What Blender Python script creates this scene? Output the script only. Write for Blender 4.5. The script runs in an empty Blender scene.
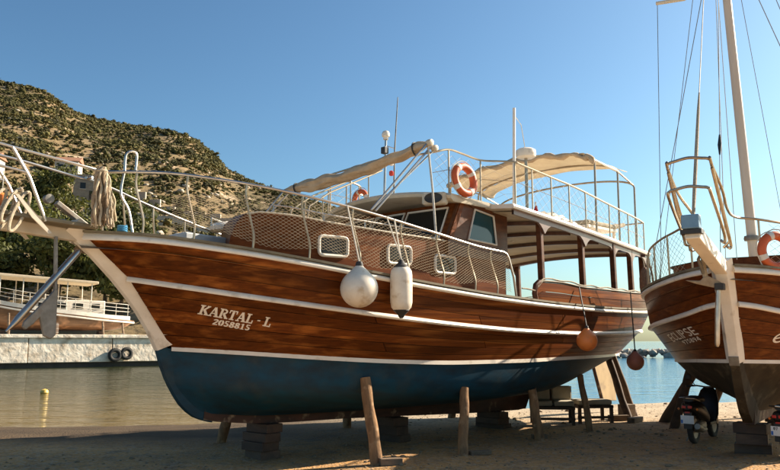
import bpy, math, random, bisect
import numpy as np
from mathutils import Vector, Matrix
random.seed(7); RNG = np.random.default_rng(11)
PI = math.pi
scene = bpy.context.scene
C = scene.collection

# ------------------------------------------------------------------ camera
cam = bpy.data.cameras.new('camera'); cam.lens = 35.0; cam.sensor_width = 36.0
cam.clip_start = 0.1; cam.clip_end = 20000
co = bpy.data.objects.new('camera', cam); C.objects.link(co)
co.location = (0, 0, 1.65); co.rotation_euler = (math.radians(90) + math.atan(106 / 758.0), 0, 0)
scene.camera = co
# ------------------------------------------------------------------ sky, sun, exposure
SUN_AZ, SUN_EL = math.radians(25), math.radians(29.5)      # azimuth measured from +X towards +Y
w = bpy.data.worlds.new('World'); scene.world = w; w.use_nodes = True
nt = w.node_tree; nt.nodes.clear()
sky = nt.nodes.new('ShaderNodeTexSky'); sky.sky_type = 'NISHITA'; sky.sun_disc = False
sky.sun_elevation = SUN_EL; sky.sun_rotation = math.radians(90) - SUN_AZ
sky.air_density = 1.0; sky.dust_density = 1.5; sky.ozone_density = 4.0
bg = nt.nodes.new('ShaderNodeBackground'); bg.inputs['Strength'].default_value = 0.05
wo = nt.nodes.new('ShaderNodeOutputWorld')
tint = nt.nodes.new('ShaderNodeMix'); tint.data_type = 'RGBA'; tint.blend_type = 'MULTIPLY'; tint.inputs['Factor'].default_value = 1.0
tint.inputs['B'].default_value = (0.84, 0.95, 0.88, 1)      # the clear, slightly teal air of the place
gm = nt.nodes.new('ShaderNodeGamma'); gm.inputs['Gamma'].default_value = 1.2
nt.links.new(sky.outputs[0], tint.inputs['A']); nt.links.new(tint.outputs['Result'], gm.inputs['Color']); nt.links.new(gm.outputs[0], bg.inputs[0]); nt.links.new(bg.outputs[0], wo.inputs[0])
sl = bpy.data.lights.new('sun', 'SUN'); sl.energy = 5.0; sl.angle = math.radians(0.53); sl.color = (1.0, 0.87, 0.70)
so = bpy.data.objects.new('sun', sl); C.objects.link(so)
sd = Vector((math.cos(SUN_EL) * math.cos(SUN_AZ), math.cos(SUN_EL) * math.sin(SUN_AZ), math.sin(SUN_EL)))
so.rotation_euler = (-sd).to_track_quat('-Z', 'Y').to_euler(); so.location = (20, 10, 30)
scene.view_settings.view_transform = 'Standard'; scene.view_settings.look = 'None'
scene.view_settings.exposure = 1.4; scene.view_settings.gamma = 1.0
scene.render.engine = 'CYCLES'

# ------------------------------------------------------------------ helpers
def pch(x, y):
    x = np.array(x, float); y = np.array(y, float)
    h = np.diff(x); d = np.diff(y) / h; m = np.zeros(len(x)); m[0] = d[0]; m[-1] = d[-1]
    for i in range(1, len(x) - 1):
        m[i] = 0 if d[i-1] * d[i] <= 0 else 2 * d[i-1] * d[i] / (d[i-1] + d[i])
    X, Y, H, D = x.tolist(), y.tolist(), h.tolist(), m.tolist(); n = len(X)
    def f(q):
        q = X[0] if q < X[0] else (X[-1] if q > X[-1] else q)
        i = min(max(bisect.bisect_left(X, q) - 1, 0), n - 2); t = (q - X[i]) / H[i]; t2 = t * t; t3 = t2 * t
        return (2*t3-3*t2+1)*Y[i] + (t3-2*t2+t)*H[i]*D[i] + (-2*t3+3*t2)*Y[i+1] + (t3-t2)*H[i]*D[i+1]
    return f
def V(*a): return Vector(a)

def cr(pts, n=6, closed=False):
    """Catmull-Rom smoothing of a polyline"""
    pts = [Vector(p) for p in pts]; N = len(pts); out = []
    for i in range(N if closed else N - 1):
        a = pts[(i-1) % N] if (closed or i > 0) else pts[0]*2 - pts[1]; b = pts[i]; c = pts[(i+1) % N]
        d = pts[(i+2) % N] if (closed or i + 2 < N) else c*2 - b
        for k in range(n):
            t = k / n; out.append(.5*((2*b) + (c-a)*t + (2*a-5*b+4*c-d)*t*t + (3*b-a-3*c+d)*t**3))
    if not closed: out.append(pts[-1])
    return out
class MB:
    """collects vertices and faces for one mesh"""
    def __init__(s): s.v = []; s.f = []
    def poly(s, pts):
        b = len(s.v); s.v += [tuple(p) for p in pts]; s.f.append(tuple(range(b, b + len(pts)))); return s
    def box(s, c, size, M=None):
        b = len(s.v); c = Vector(c); x, y, z = [k / 2 for k in size]
        for q in ((-x,-y,-z),(x,-y,-z),(x,y,-z),(-x,y,-z),(-x,-y,z),(x,-y,z),(x,y,z),(-x,y,z)):
            q = Vector(q)
            if M is not None: q = M @ q
            s.v.append(tuple(c + q))
        s.f += [tuple(b + i for i in f) for f in ((3,2,1,0),(4,5,6,7),(0,1,5,4),(1,2,6,5),(2,3,7,6),(3,0,4,7))]
        return s
    def bar(s, p, q, wid, hgt, up=(0,0,1)):
        p = Vector(p); q = Vector(q); d = (q - p); L = d.length; d.normalize(); upv = Vector(up)
        side = d.cross(upv)
        if side.length < 1e-5: side = d.cross(Vector((0,1,0)))
        side.normalize(); u2 = side.cross(d)
        M = Matrix((d, side, u2)).transposed()
        return s.box((p + q) / 2, (L, wid, hgt), M)
    def tube(s, pts, r, n=8, cap=True, closed=False, flat=1.0):
        pts = [Vector(p) for p in pts]; N = len(pts)
        rr = r if isinstance(r, (list, tuple)) else [r] * N
        b = len(s.v); prev = None
        for i in range(N):
            if closed: d = pts[(i+1) % N] - pts[i-1]
            else: d = pts[min(i+1, N-1)] - pts[max(i-1, 0)]
            if d.length < 1e-9: d = Vector((0,0,1))
            d.normalize()
            if prev is None:
                a = Vector((0,0,1)) if abs(d.z) < .9 else Vector((1,0,0))
                nx = d.cross(a).normalized()
            else:
                nx = prev - d * prev.dot(d)
                if nx.length < 1e-6: nx = d.cross(Vector((1,0,0)))
                nx.normalize()
            prev = nx; ny = d.cross(nx)
            for k in range(n):
                a = 2 * PI * k / n
                s.v.append(tuple(pts[i] + (nx * math.cos(a) + ny * math.sin(a) * flat) * rr[i]))
        M = N if closed else N - 1
        for i in range(M):
            j = (i + 1) % N
            for k in range(n):
                k2 = (k + 1) % n
                s.f.append((b+i*n+k, b+i*n+k2, b+j*n+k2, b+j*n+k))
        if cap and not closed:
            s.f.append(tuple(b + k for k in range(n))[::-1]); s.f.append(tuple(b + (N-1)*n + k for k in range(n)))
        return s
    def lathe(s, prof, c=(0,0,0), n=20, M=None):
        """prof: list of (radius, height) along local z"""
        b = len(s.v); c = Vector(c)
        for r, h in prof:
            for k in range(n):
                a = 2*PI*k/n; q = Vector((r*math.cos(a), r*math.sin(a), h))
                if M is not None: q = M @ q
                s.v.append(tuple(c + q))
        for i in range(len(prof) - 1):
            for k in range(n):
                k2 = (k+1) % n
                s.f.append((b+i*n+k, b+i*n+k2, b+(i+1)*n+k2, b+(i+1)*n+k))
        s.f.append(tuple(b+k for k in range(n))[::-1]); s.f.append(tuple(b+(len(prof)-1)*n+k for k in range(n)))
        return s
    def prism(s, poly, off):
        """closed polygon extruded by vector off"""
        b = len(s.v); n = len(poly); off = Vector(off)
        s.v += [tuple(p) for p in poly]; s.v += [tuple(Vector(p) + off) for p in poly]
        s.f.append(tuple(range(b, b+n))[::-1]); s.f.append(tuple(range(b+n, b+2*n)))
        for i in range(n):
            j = (i+1) % n; s.f.append((b+i, b+j, b+n+j, b+n+i))
        return s
    def strip(s, rows, closed=False):
        """rows: list of equal-length point lists, faces between"""
        b = len(s.v); n = len(rows[0])
        for r in rows: s.v += [tuple(p) for p in r]
        for i in range(len(rows) - 1):
            for k in range(n if closed else n - 1):
                k2 = (k+1) % n
                s.f.append((b+i*n+k, b+i*n+k2, b+(i+1)*n+k2, b+(i+1)*n+k))
        return s
    def mesh(s, name, smooth=False, fix=True):
        me = bpy.data.meshes.new(name); me.from_pydata(s.v, [], s.f); me.validate(clean_customdata=False)
        if fix:
            import bmesh
            bm = bmesh.new(); bm.from_mesh(me); bmesh.ops.recalc_face_normals(bm, faces=bm.faces); bm.to_mesh(me); bm.free()
        if smooth:
            me.polygons.foreach_set('use_smooth', [True] * len(me.polygons))
            try: me.set_sharp_from_angle(angle=math.radians(42))
            except Exception: pass
        me.update(); return me

def obj(name, mb, mat, parent=None, smooth=False, bevel=0, kind=None, label=None, fix=True):
    me = mb if isinstance(mb, bpy.types.Mesh) else mb.mesh(name, smooth, fix)
    if mat is not None and not len(me.materials): me.materials.append(mat)
    o = bpy.data.objects.new(name, me); C.objects.link(o)
    if parent is not None: o.parent = parent
    if bevel:
        m = o.modifiers.new('bevel', 'BEVEL'); m.width = bevel; m.segments = 2; m.limit_method = 'ANGLE'
    if kind: o['kind'] = kind
    if label: o['label'] = label
    return o
def tag(o, label, cat, group=None):
    o['label'] = label; o['category'] = cat
    if group: o['group'] = group
    return o
def thing(name, label, cat, loc=(0,0,0), rz=0, group=None):
    o = bpy.data.objects.new(name, None); o.empty_display_size = .2; C.objects.link(o)
    o.location = loc; o.rotation_euler = (0, 0, rz)
    return tag(o, label, cat, group)
def struct(name, mb, mat, smooth=False, fix=True):
    return obj(name, mb, mat, None, smooth, kind='structure', fix=fix)

# ------------------------------------------------------------------ materials
def mat(name, c1, c2=None, scale=(6,6,6), rough=.6, metal=0.0, bump=0.0, bscale=None, coat=0.0, detail=6, lo=.35, hi=.65,
        rnd=0.0, c3=None, c3map=None, c3scale=2.0, c3lo=.55, c3hi=.7, trans=0.0, spec=.5, roughvar=0.0, coords='Object', alpha=None):
    m = bpy.data.materials.new(name); m.use_nodes = True; t = m.node_tree; p = t.nodes['Principled BSDF']
    p.inputs['Roughness'].default_value = rough; p.inputs['Metallic'].default_value = metal
    p.inputs['Coat Weight'].default_value = coat; p.inputs['Coat Roughness'].default_value = .12
    p.inputs['Specular IOR Level'].default_value = spec
    if c2 is None: c2 = tuple(k * .8 for k in c1)
    tc = t.nodes.new('ShaderNodeTexCoord'); mp = t.nodes.new('ShaderNodeMapping'); mp.inputs['Scale'].default_value = scale
    t.links.new(tc.outputs[coords], mp.inputs['Vector'])
    oi = t.nodes.new('ShaderNodeObjectInfo')
    if rnd:
        ad = t.nodes.new('ShaderNodeVectorMath'); ad.operation = 'MULTIPLY_ADD'
        ad.inputs[1].default_value = (1,1,1)
        cb = t.nodes.new('ShaderNodeCombineXYZ'); mu = t.nodes.new('ShaderNodeMath'); mu.operation = 'MULTIPLY'; mu.inputs[1].default_value = 37.0
        t.links.new(oi.outputs['Random'], mu.inputs[0])
        for k in range(3): t.links.new(mu.outputs[0], cb.inputs[k])
        t.links.new(mp.outputs[0], ad.inputs[0]); t.links.new(cb.outputs[0], ad.inputs[2]); vec = ad.outputs[0]
    else: vec = mp.outputs[0]
    nz = t.nodes.new('ShaderNodeTexNoise'); nz.inputs['Scale'].default_value = 1.0; nz.inputs['Detail'].default_value = detail
    nz.inputs['Roughness'].default_value = .62
    t.links.new(vec, nz.inputs['Vector'])
    mr = t.nodes.new('ShaderNodeMapRange'); mr.inputs['From Min'].default_value = lo; mr.inputs['From Max'].default_value = hi
    t.links.new(nz.outputs['Fac'], mr.inputs['Value'])
    mx = t.nodes.new('ShaderNodeMix'); mx.data_type = 'RGBA'
    mx.inputs['A'].default_value = (*c1, 1); mx.inputs['B'].default_value = (*c2, 1)
    t.links.new(mr.outputs[0], mx.inputs['Factor']); col = mx.outputs['Result']
    if c3 is not None:
        n3 = t.nodes.new('ShaderNodeTexNoise'); n3.inputs['Scale'].default_value = c3scale; n3.inputs['Detail'].default_value = 5
        if c3map:
            m4 = t.nodes.new('ShaderNodeMapping'); m4.inputs['Scale'].default_value = c3map; t.links.new(tc.outputs[coords], m4.inputs['Vector']); t.links.new(m4.outputs[0], n3.inputs['Vector'])
        else: t.links.new(tc.outputs[coords], n3.inputs['Vector'])
        m3 = t.nodes.new('ShaderNodeMapRange'); m3.inputs['From Min'].default_value = c3lo; m3.inputs['From Max'].default_value = c3hi
        t.links.new(n3.outputs['Fac'], m3.inputs['Value'])
        x3 = t.nodes.new('ShaderNodeMix'); x3.data_type = 'RGBA'; x3.inputs['B'].default_value = (*c3, 1)
        t.links.new(m3.outputs[0], x3.inputs['Factor']); t.links.new(col, x3.inputs['A']); col = x3.outputs['Result']
    if rnd:
        hs = t.nodes.new('ShaderNodeHueSaturation'); r2 = t.nodes.new('ShaderNodeMapRange')
        r2.inputs['To Min'].default_value = 1 - rnd; r2.inputs['To Max'].default_value = 1 + rnd
        t.links.new(oi.outputs['Random'], r2.inputs['Value']); t.links.new(r2.outputs[0], hs.inputs['Value'])
        t.links.new(col, hs.inputs['Color']); col = hs.outputs['Color']
    t.links.new(col, p.inputs['Base Color'])
    if roughvar:
        rv = t.nodes.new('ShaderNodeMapRange'); rv.inputs['To Min'].default_value = max(.02, rough - roughvar); rv.inputs['To Max'].default_value = min(1, rough + roughvar)
        t.links.new(nz.outputs['Fac'], rv.inputs['Value']); t.links.new(rv.outputs[0], p.inputs['Roughness'])
    if bump:
        src = nz.outputs['Fac']
        if bscale:
            nb = t.nodes.new('ShaderNodeTexNoise'); nb.inputs['Scale'].default_value = bscale; nb.inputs['Detail'].default_value = 6
            t.links.new(tc.outputs[coords], nb.inputs['Vector']); src = nb.outputs['Fac']
        bp = t.nodes.new('ShaderNodeBump'); bp.inputs['Strength'].default_value = 1.0; bp.inputs['Distance'].default_value = bump
        t.links.new(src, bp.inputs['Height']); t.links.new(bp.outputs[0], p.inputs['Normal'])
    if trans:
        tr = t.nodes.new('ShaderNodeBsdfTranslucent'); ms = t.nodes.new('ShaderNodeMixShader'); ms.inputs[0].default_value = trans
        t.links.new(col, tr.inputs['Color']); t.links.new(p.outputs[0], ms.inputs[1]); t.links.new(tr.outputs[0], ms.inputs[2])
        t.links.new(ms.outputs[0], t.nodes['Material Output'].inputs['Surface'])
    return m

M = {}
M['plank'] = mat('varnished_plank', (.165,.042,.007), (.048,.012,.003), (.16,9,46), rough=.36, coat=.0, spec=.10, rnd=.30, lo=.22, hi=.78, bump=.002, c3=(.33,.105,.020), c3scale=1.0, c3map=(.22,5,13), c3lo=.50, c3hi=.78, roughvar=.15)
M['plank_dark'] = mat('dark_varnished_plank', (.135,.036,.008), (.050,.013,.004), (.22,9,42), rough=.36, spec=.10, rnd=.25, lo=.30, hi=.70, bump=.0015, c3=(.20,.062,.013), c3scale=1.0, c3map=(.22,5,13), c3lo=.52, c3hi=.8)
M['cabinwood'] = mat('cabin_wood', (.165,.048,.012), (.085,.022,.006), (.8,10,20), rough=.42, coat=.0, spec=.10, rnd=.12, bump=.001)
M['darkwood'] = mat('dark_post_wood', (.15,.052,.020), (.075,.026,.011), (3,3,12), rough=.45, coat=.05, spec=.25, bump=.001)
M['fascia'] = mat('fascia_wood', (.19,.11,.085), (.13,.075,.058), (2,6,8), rough=.42, coat=.1)
M['cap'] = mat('weathered_cap_rail', (.20,.165,.10), (.12,.095,.055), (1.5,9,9), rough=.65, bump=.001)
M['white'] = mat('white_paint', (.78,.70,.59), (.68,.60,.49), (1.5,5,5), rough=.42, c3=(.42,.33,.23), c3scale=5, c3lo=.62, c3hi=.8, bump=.0012)
M['cream'] = mat('cream_roof_paint', (.60,.52,.40), (.50,.42,.31), (2,2,2), rough=.55, c3=(.40,.31,.2), c3scale=2.5, c3lo=.58, c3hi=.8)
M['seam'] = mat('dark_seam', (.03,.014,.008), rough=.8)
M['blue'] = mat('blue_antifouling', (.004,.050,.088), (.010,.028,.042), (1.6,4,5), rough=.62, c3=(.030,.052,.060), c3scale=3.2, c3lo=.52, c3hi=.76, bump=.003, spec=.25)
M['keel'] = mat('bare_keel_wood', (.085,.036,.022), (.035,.02,.014), (2,6,6), rough=.8, c3=(.22,.16,.10), c3scale=6, c3lo=.6, c3hi=.7, bump=.004)
M['olive'] = mat('worn_bottom_paint', (.055,.042,.025), (.028,.021,.013), (3,3,3), rough=.8, spec=.2, c3=(.12,.093,.055), c3scale=4, c3lo=.55, c3hi=.72, bump=.004)
M['deck'] = mat('deck_planks', (.30,.25,.18), (.2,.16,.11), (1,14,4), rough=.7)
M['steel'] = mat('stainless_steel', (.50,.47,.43), (.38,.355,.32), (8,8,8), rough=.34, metal=1.0, roughvar=.12)
M['steel_warm'] = mat('weathered_tube_steel', (.44,.36,.26), (.32,.25,.17), (8,8,8), rough=.38, metal=.85, roughvar=.12)
M['galv'] = mat('galvanised_iron', (.27,.255,.225), (.17,.155,.13), (7,7,7), rough=.6, metal=.55, c3=(.20,.115,.06), c3scale=5, c3lo=.58, c3hi=.75, bump=.002)
M['rope'] = mat('hemp_rope', (.44,.37,.265), (.27,.21,.14), (40,40,40), rough=.9, bump=.004)
M['whiterope'] = mat('white_rope', (.62,.57,.48), (.45,.40,.32), (50,50,50), rough=.85, bump=.003)
M['hank'] = mat('brown_twine', (.33,.235,.145), (.20,.135,.08), (40,40,40), rough=.9, bump=.003)
M['net'] = mat('net_twine', (.47,.375,.25), (.36,.28,.18), (9,9,9), rough=.9)
M['canvas'] = mat('beige_canvas', (.52,.375,.235), (.40,.285,.175), (6,6,6), rough=.9, bump=.012, bscale=9)
M['canopy'] = mat('canopy_canvas', (.74,.65,.50), (.66,.56,.42), (4,4,4), rough=.9, trans=.5, bump=.008, bscale=6)
M['fwhite'] = mat('fender_vinyl_white', (.68,.62,.52), (.58,.50,.40), (4,4,4), rough=.45, c3=(.40,.28,.16), c3scale=7, c3lo=.56, c3hi=.74, bump=.002)
M['forange'] = mat('fender_vinyl_orange', (.86,.25,.05), (.76,.21,.05), (5,5,5), rough=.5, c3=(.50,.17,.07), c3scale=9, c3lo=.6, c3hi=.8)
M['fdark'] = mat('faded_orange_vinyl', (.50,.17,.10), (.40,.15,.10), (5,5,5), rough=.55, c3=(.30,.17,.12), c3scale=6, c3lo=.5, c3hi=.75)
M['ring'] = mat('lifebuoy_orange', (.56,.10,.02), (.44,.08,.02), (6,6,6), rough=.55, c3=(.62,.30,.18), c3scale=12, c3lo=.6, c3hi=.8)
M['ringband'] = mat('lifebuoy_band', (.66,.62,.55), rough=.6)
M['black'] = mat('black_rubber', (.018,.017,.016), (.03,.028,.025), (8,8,8), rough=.6)
M['blackgloss'] = mat('black_gloss_plastic', (.014,.012,.011), rough=.38, spec=.25)
M['bark'] = mat('prop_trunk_bark', (.33,.185,.085), (.14,.075,.036), (9,9,2.2), rough=.95, bump=.02, c3=(.44,.29,.16), c3scale=7, c3lo=.55, c3hi=.72)
M['timber'] = mat('old_timber', (.24,.165,.10), (.12,.08,.05), (3,9,9), rough=.9, rnd=.2, bump=.006)
M['darktimber'] = mat('dark_stained_timber', (.10,.06,.036), (.055,.034,.022), (3,9,9), rough=.8, rnd=.2, bump=.004)
M['cushion'] = mat('beige_cushion', (.40,.35,.26), (.32,.27,.19), (4,4,4), rough=.95, bump=.006)
M['board'] = mat('worn_ochre_paint', (.46,.33,.17), (.36,.25,.125), (3,12,1.5), rough=.7, c3=(.25,.17,.10), c3scale=4, c3lo=.55, c3hi=.75)
M['red'] = mat('red_plastic', (.50,.03,.02), rough=.35)
M['flag'] = mat('red_cloth', (.55,.03,.03), (.45,.03,.03), rough=.9)
M['bluebox'] = mat('blue_lamp_housing', (.10,.20,.30), (.14,.25,.35), (5,5,5), rough=.45)
M['bluerope'] = mat('blue_rope', (.05,.28,.48), (.08,.22,.36), (40,40,40), rough=.9)
M['plate'] = mat('number_plate_white', (.72,.72,.70), rough=.4)
M['plateblue'] = mat('number_plate_blue', (.02,.12,.42), rough=.4)
M['ink'] = mat('plate_ink', (.02,.02,.02), rough=.6)
M['tyre'] = mat('tyre_rubber', (.022,.02,.018), (.04,.036,.03), (9,9,9), rough=.85)
M['concrete'] = mat('quay_concrete', (.90,.79,.64), (.66,.55,.42), (1.6,1.6,3.2), rough=.95, c3=(.38,.28,.18), c3scale=1.3, c3lo=.52, c3hi=.74, bump=.07, bscale=2.6)
M['darkfoot'] = mat('dark_quay_foot', (.045,.034,.024), (.03,.026,.016), (2,2,2), rough=.7, bump=.05)
M['quaywood'] = mat('orange_hull_wood', (.20,.098,.040), (.11,.052,.022), (.9,6,9), rough=.5, coat=.1, c3=(.42,.21,.10), c3scale=1.2)
M['rock'] = mat('breakwater_rock', (.36,.32,.27), (.24,.21,.17), (1,1,1), rough=.95, bump=.1)
M['stonewall'] = mat('house_stone', (.37,.285,.20), (.26,.195,.135), (1.2,1.2,2), rough=.95, bump=.08, rnd=.15)
M['plaster'] = mat('house_plaster', (.58,.50,.40), (.48,.40,.31), (1,1,1), rough=.9, rnd=.12)
M['roof'] = mat('roof_tile', (.36,.17,.09), (.26,.12,.065), (3,3,3), rough=.9)
M['bark2'] = mat('tree_bark', (.12,.085,.055), (.07,.05,.034), (4,4,1), rough=.95, bump=.03)
def glass(name, col, rough=.04):
    m = bpy.data.materials.new(name); m.use_nodes = True; p = m.node_tree.nodes['Principled BSDF']
    p.inputs['Base Color'].default_value = (*col, 1); p.inputs['Roughness'].default_value = rough
    p.inputs['Specular IOR Level'].default_value = .3
    return m
M['glass'] = glass('dark_window_glass', (.022,.020,.016)); M['glassblue'] = glass('blue_tinted_glass', (.03,.075,.085))
def leafmat(name, a, b, rnd=.2):
    return mat(name, a, b, (.9,.9,.9), rough=.75, rnd=rnd, trans=.3, lo=.3, hi=.7, detail=3)
M['leaf'] = leafmat('tree_leaves', (.17,.165,.032), (.06,.07,.016))
M['leafdark'] = leafmat('dark_tree_leaves', (.11,.115,.025), (.045,.052,.013))
M['shrub'] = mat('hill_shrubs', (.112,.098,.022), (.036,.034,.009), (.16,.16,.16), rough=.95, bump=.3, bscale=1.6, c3=(.16,.128,.036), c3scale=.11, c3lo=.5, c3hi=.68)

# ground of the yard: packed sand and gravel
def ground_mat():
    m = bpy.data.materials.new('packed_gravel'); m.use_nodes = True; t = m.node_tree; p = t.nodes['Principled BSDF']
    p.inputs['Roughness'].default_value = .95; p.inputs['Specular IOR Level'].default_value = .2
    tc = t.nodes.new('ShaderNodeTexCoord')
    def noise(sc, det=6, r=.6):
        n = t.nodes.new('ShaderNodeTexNoise'); n.inputs['Scale'].default_value = sc; n.inputs['Detail'].default_value = det; n.inputs['Roughness'].default_value = r
        t.links.new(tc.outputs['Object'], n.inputs['Vector']); return n.outputs['Fac']
    def rng(s, a, b, c=0, d=1):
        r = t.nodes.new('ShaderNodeMapRange'); r.inputs['From Min'].default_value = a; r.inputs['From Max'].default_value = b
        r.inputs['To Min'].default_value = c; r.inputs['To Max'].default_value = d; t.links.new(s, r.inputs['Value']); return r.outputs[0]
    def mix(f, a, b, bl='MIX'):
        x = t.nodes.new('ShaderNodeMix'); x.data_type = 'RGBA'; x.blend_type = bl
        for nm, q in (('A', a), ('B', b)):
            if isinstance(q, tuple): x.inputs[nm].default_value = (*q, 1)
            else: t.links.new(q, x.inputs[nm])
        if isinstance(f, float): x.inputs['Factor'].default_value = f
        else: t.links.new(f, x.inputs['Factor'])
        return x.outputs['Result']
    sy = t.nodes.new('ShaderNodeSeparateXYZ'); t.links.new(tc.outputs['Object'], sy.inputs[0])
    dirt = mix(rng(noise(.45), .35, .65), (.54,.295,.110), (.39,.205,.072)); sand = mix(rng(noise(.6), .35, .65), (.47,.37,.25), (.38,.29,.19))
    c = mix(rng(sy.outputs[1], 14.6, 17.0), dirt, sand)
    c = mix(rng(noise(2.6), .5, .72), c, (.19,.135,.083))
    vo = t.nodes.new('ShaderNodeTexVoronoi'); vo.inputs['Scale'].default_value = 26; t.links.new(tc.outputs['Object'], vo.inputs['Vector'])
    hs = t.nodes.new('ShaderNodeSeparateColor'); t.links.new(vo.outputs['Color'], hs.inputs[0])
    c = mix(rng(hs.outputs[0], .55, 1.0, 0, .55), c, (.44,.365,.27))
    c = mix(rng(hs.outputs[1], .7, 1.0, 0, .6), c, (.15,.105,.066))
    sx = t.nodes.new('ShaderNodeSeparateXYZ'); t.links.new(tc.outputs['Object'], sx.inputs[0])   # shade painted into the ground colour on the basin side of the slip
    painted_shade = t.nodes.new('ShaderNodeMath'); painted_shade.operation = 'MULTIPLY'; t.links.new(rng(sx.outputs[1], 12.0, 13.6), painted_shade.inputs[0]); t.links.new(rng(sx.outputs[0], 1.0, -2.5), painted_shade.inputs[1])
    c = mix(painted_shade.outputs[0], c, mix(rng(noise(1.1), .4, .65), (.085,.058,.034), (.055,.038,.023)))
    t.links.new(c, p.inputs['Base Color'])
    ad = t.nodes.new('ShaderNodeMath'); ad.operation = 'ADD'; t.links.new(rng(noise(9, 8), 0, 1, 0, 1.4), ad.inputs[0]); t.links.new(rng(vo.outputs['Distance'], 0, .8, .7, 0), ad.inputs[1])
    bp = t.nodes.new('ShaderNodeBump'); bp.inputs['Distance'].default_value = .016; t.links.new(ad.outputs[0], bp.inputs['Height']); t.links.new(bp.outputs[0], p.inputs['Normal'])
    return m
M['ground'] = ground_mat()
def water_mat():
    m = bpy.data.materials.new('harbour_water'); m.use_nodes = True; t = m.node_tree; p = t.nodes['Principled BSDF']
    p.inputs['Roughness'].default_value = .06; p.inputs['IOR'].default_value = 1.33
    tc = t.nodes.new('ShaderNodeTexCoord')
    sx = t.nodes.new('ShaderNodeSeparateXYZ'); t.links.new(tc.outputs['Object'], sx.inputs[0])
    nz = t.nodes.new('ShaderNodeTexNoise'); nz.inputs['Scale'].default_value = .35; nz.inputs['Detail'].default_value = 4
    mpn = t.nodes.new('ShaderNodeMapping'); mpn.inputs['Scale'].default_value = (.5, 1.6, 1); t.links.new(tc.outputs['Object'], mpn.inputs['Vector']); t.links.new(mpn.outputs[0], nz.inputs['Vector'])
    # shallow sandy bottom near the beach, deeper green then blue further out to the open side
    r1 = t.nodes.new('ShaderNodeMapRange'); r1.inputs['From Min'].default_value = 17; r1.inputs['From Max'].default_value = 34; t.links.new(sx.outputs[1], r1.inputs['Value'])
    ad = t.nodes.new('ShaderNodeMath'); ad.operation = 'MULTIPLY_ADD'; ad.inputs[1].default_value = .5; ad.inputs[2].default_value = -.25; t.links.new(nz.outputs['Fac'], ad.inputs[0])
    a2 = t.nodes.new('ShaderNodeMath'); a2.operation = 'ADD'; a2.use_clamp = True; t.links.new(r1.outputs[0], a2.inputs[0]); t.links.new(ad.outputs[0], a2.inputs[1])
    m1 = t.nodes.new('ShaderNodeMix'); m1.data_type = 'RGBA'; m1.inputs['A'].default_value = (.19,.13,.045,1); m1.inputs['B'].default_value = (.034,.040,.012,1); t.links.new(a2.outputs[0], m1.inputs['Factor'])
    r2 = t.nodes.new('ShaderNodeMapRange'); r2.inputs['From Min'].default_value = -2; r2.inputs['From Max'].default_value = 7; t.links.new(sx.outputs[0], r2.inputs['Value'])
    m2 = t.nodes.new('ShaderNodeMix'); m2.data_type = 'RGBA'; m2.inputs['B'].default_value = (.045,.185,.31,1); t.links.new(m1.outputs['Result'], m2.inputs['A']); t.links.new(r2.outputs[0], m2.inputs['Factor'])
    t.links.new(m2.outputs['Result'], p.inputs['Base Color'])
    def wave(sc, mp):
        n = t.nodes.new('ShaderNodeTexNoise'); n.inputs['Scale'].default_value = sc; n.inputs['Detail'].default_value = 4
        q = t.nodes.new('ShaderNodeMapping'); q.inputs['Scale'].default_value = mp; t.links.new(tc.outputs['Object'], q.inputs['Vector']); t.links.new(q.outputs[0], n.inputs['Vector']); return n.outputs['Fac']
    s = t.nodes.new('ShaderNodeMath'); s.operation = 'MULTIPLY_ADD'; s.inputs[1].default_value = .35
    t.links.new(wave(3.2, (.6, 1.3, 1)), s.inputs[0]); t.links.new(wave(.8, (.5, 1.2, 1)), s.inputs[2])
    bp = t.nodes.new('ShaderNodeBump'); bp.inputs['Distance'].default_value = .11; t.links.new(s.outputs[0], bp.inputs['Height']); t.links.new(bp.outputs[0], p.inputs['Normal'])
    return m
M['water'] = water_mat()
def hill_mat():
    m = mat('dry_hillside', (.23,.150,.066), (.105,.075,.027), (.05,.05,.05), rough=.95, c3=(.46,.35,.235), c3scale=.09, c3lo=.61, c3hi=.70, bump=1.2, bscale=.22)
    return m
M['hill'] = hill_mat()

# ================================================================== SETTING
# ------- yard ground with the slip down to the water
shore = pch([-80,-20,-9,-4.6,0,4,8,12,30,80], [15.5,16.3,17.2,17.9,20.0,22.2,23.9,24.5,26,30])
def ground_z(x, y):
    ys = shore(x); a = (y - (ys - 4.5)) / 4.5
    z = 0.0
    if a > 0: z -= .25 * min(a, 1) ** 1.4
    if y > ys: z -= min((y - ys) * .12, 3.0)
    k = max(0, min(1, (y - 8) / 2))
    return z + .018 * math.sin(x * 1.9 + y * .7) * math.sin(y * 1.3 - x * .4) + .012 * math.sin(x * 4.3) * math.sin(y * 3.7)
mb = MB()
xs = list(np.arange(-80, -14, 4.0)) + list(np.arange(-14, 14, .4)) + list(np.arange(14, 81, 4.0))
ysv = list(np.arange(-60, 6, 6.0)) + list(np.arange(6, 27, .4)) + list(np.arange(27, 52, 4.0))
mb.strip([[(x, y, ground_z(x, y)) for x in xs] for y in ysv])
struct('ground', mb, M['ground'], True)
mb = MB(); mb.prism([(-70,-58,-.3),(70,-58,-.3),(70,5.2,-.3),(-70,5.2,-.3)], (0,0,.345)); struct('added_bounce_slab', mb, mat('pale_bounce_slab', (.60,.53,.43), (.52,.45,.36), (.5,.5,.5), rough=.9, bump=.004))  # unseen pale slab behind the camera, added to bounce sunlight onto the hull
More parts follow.
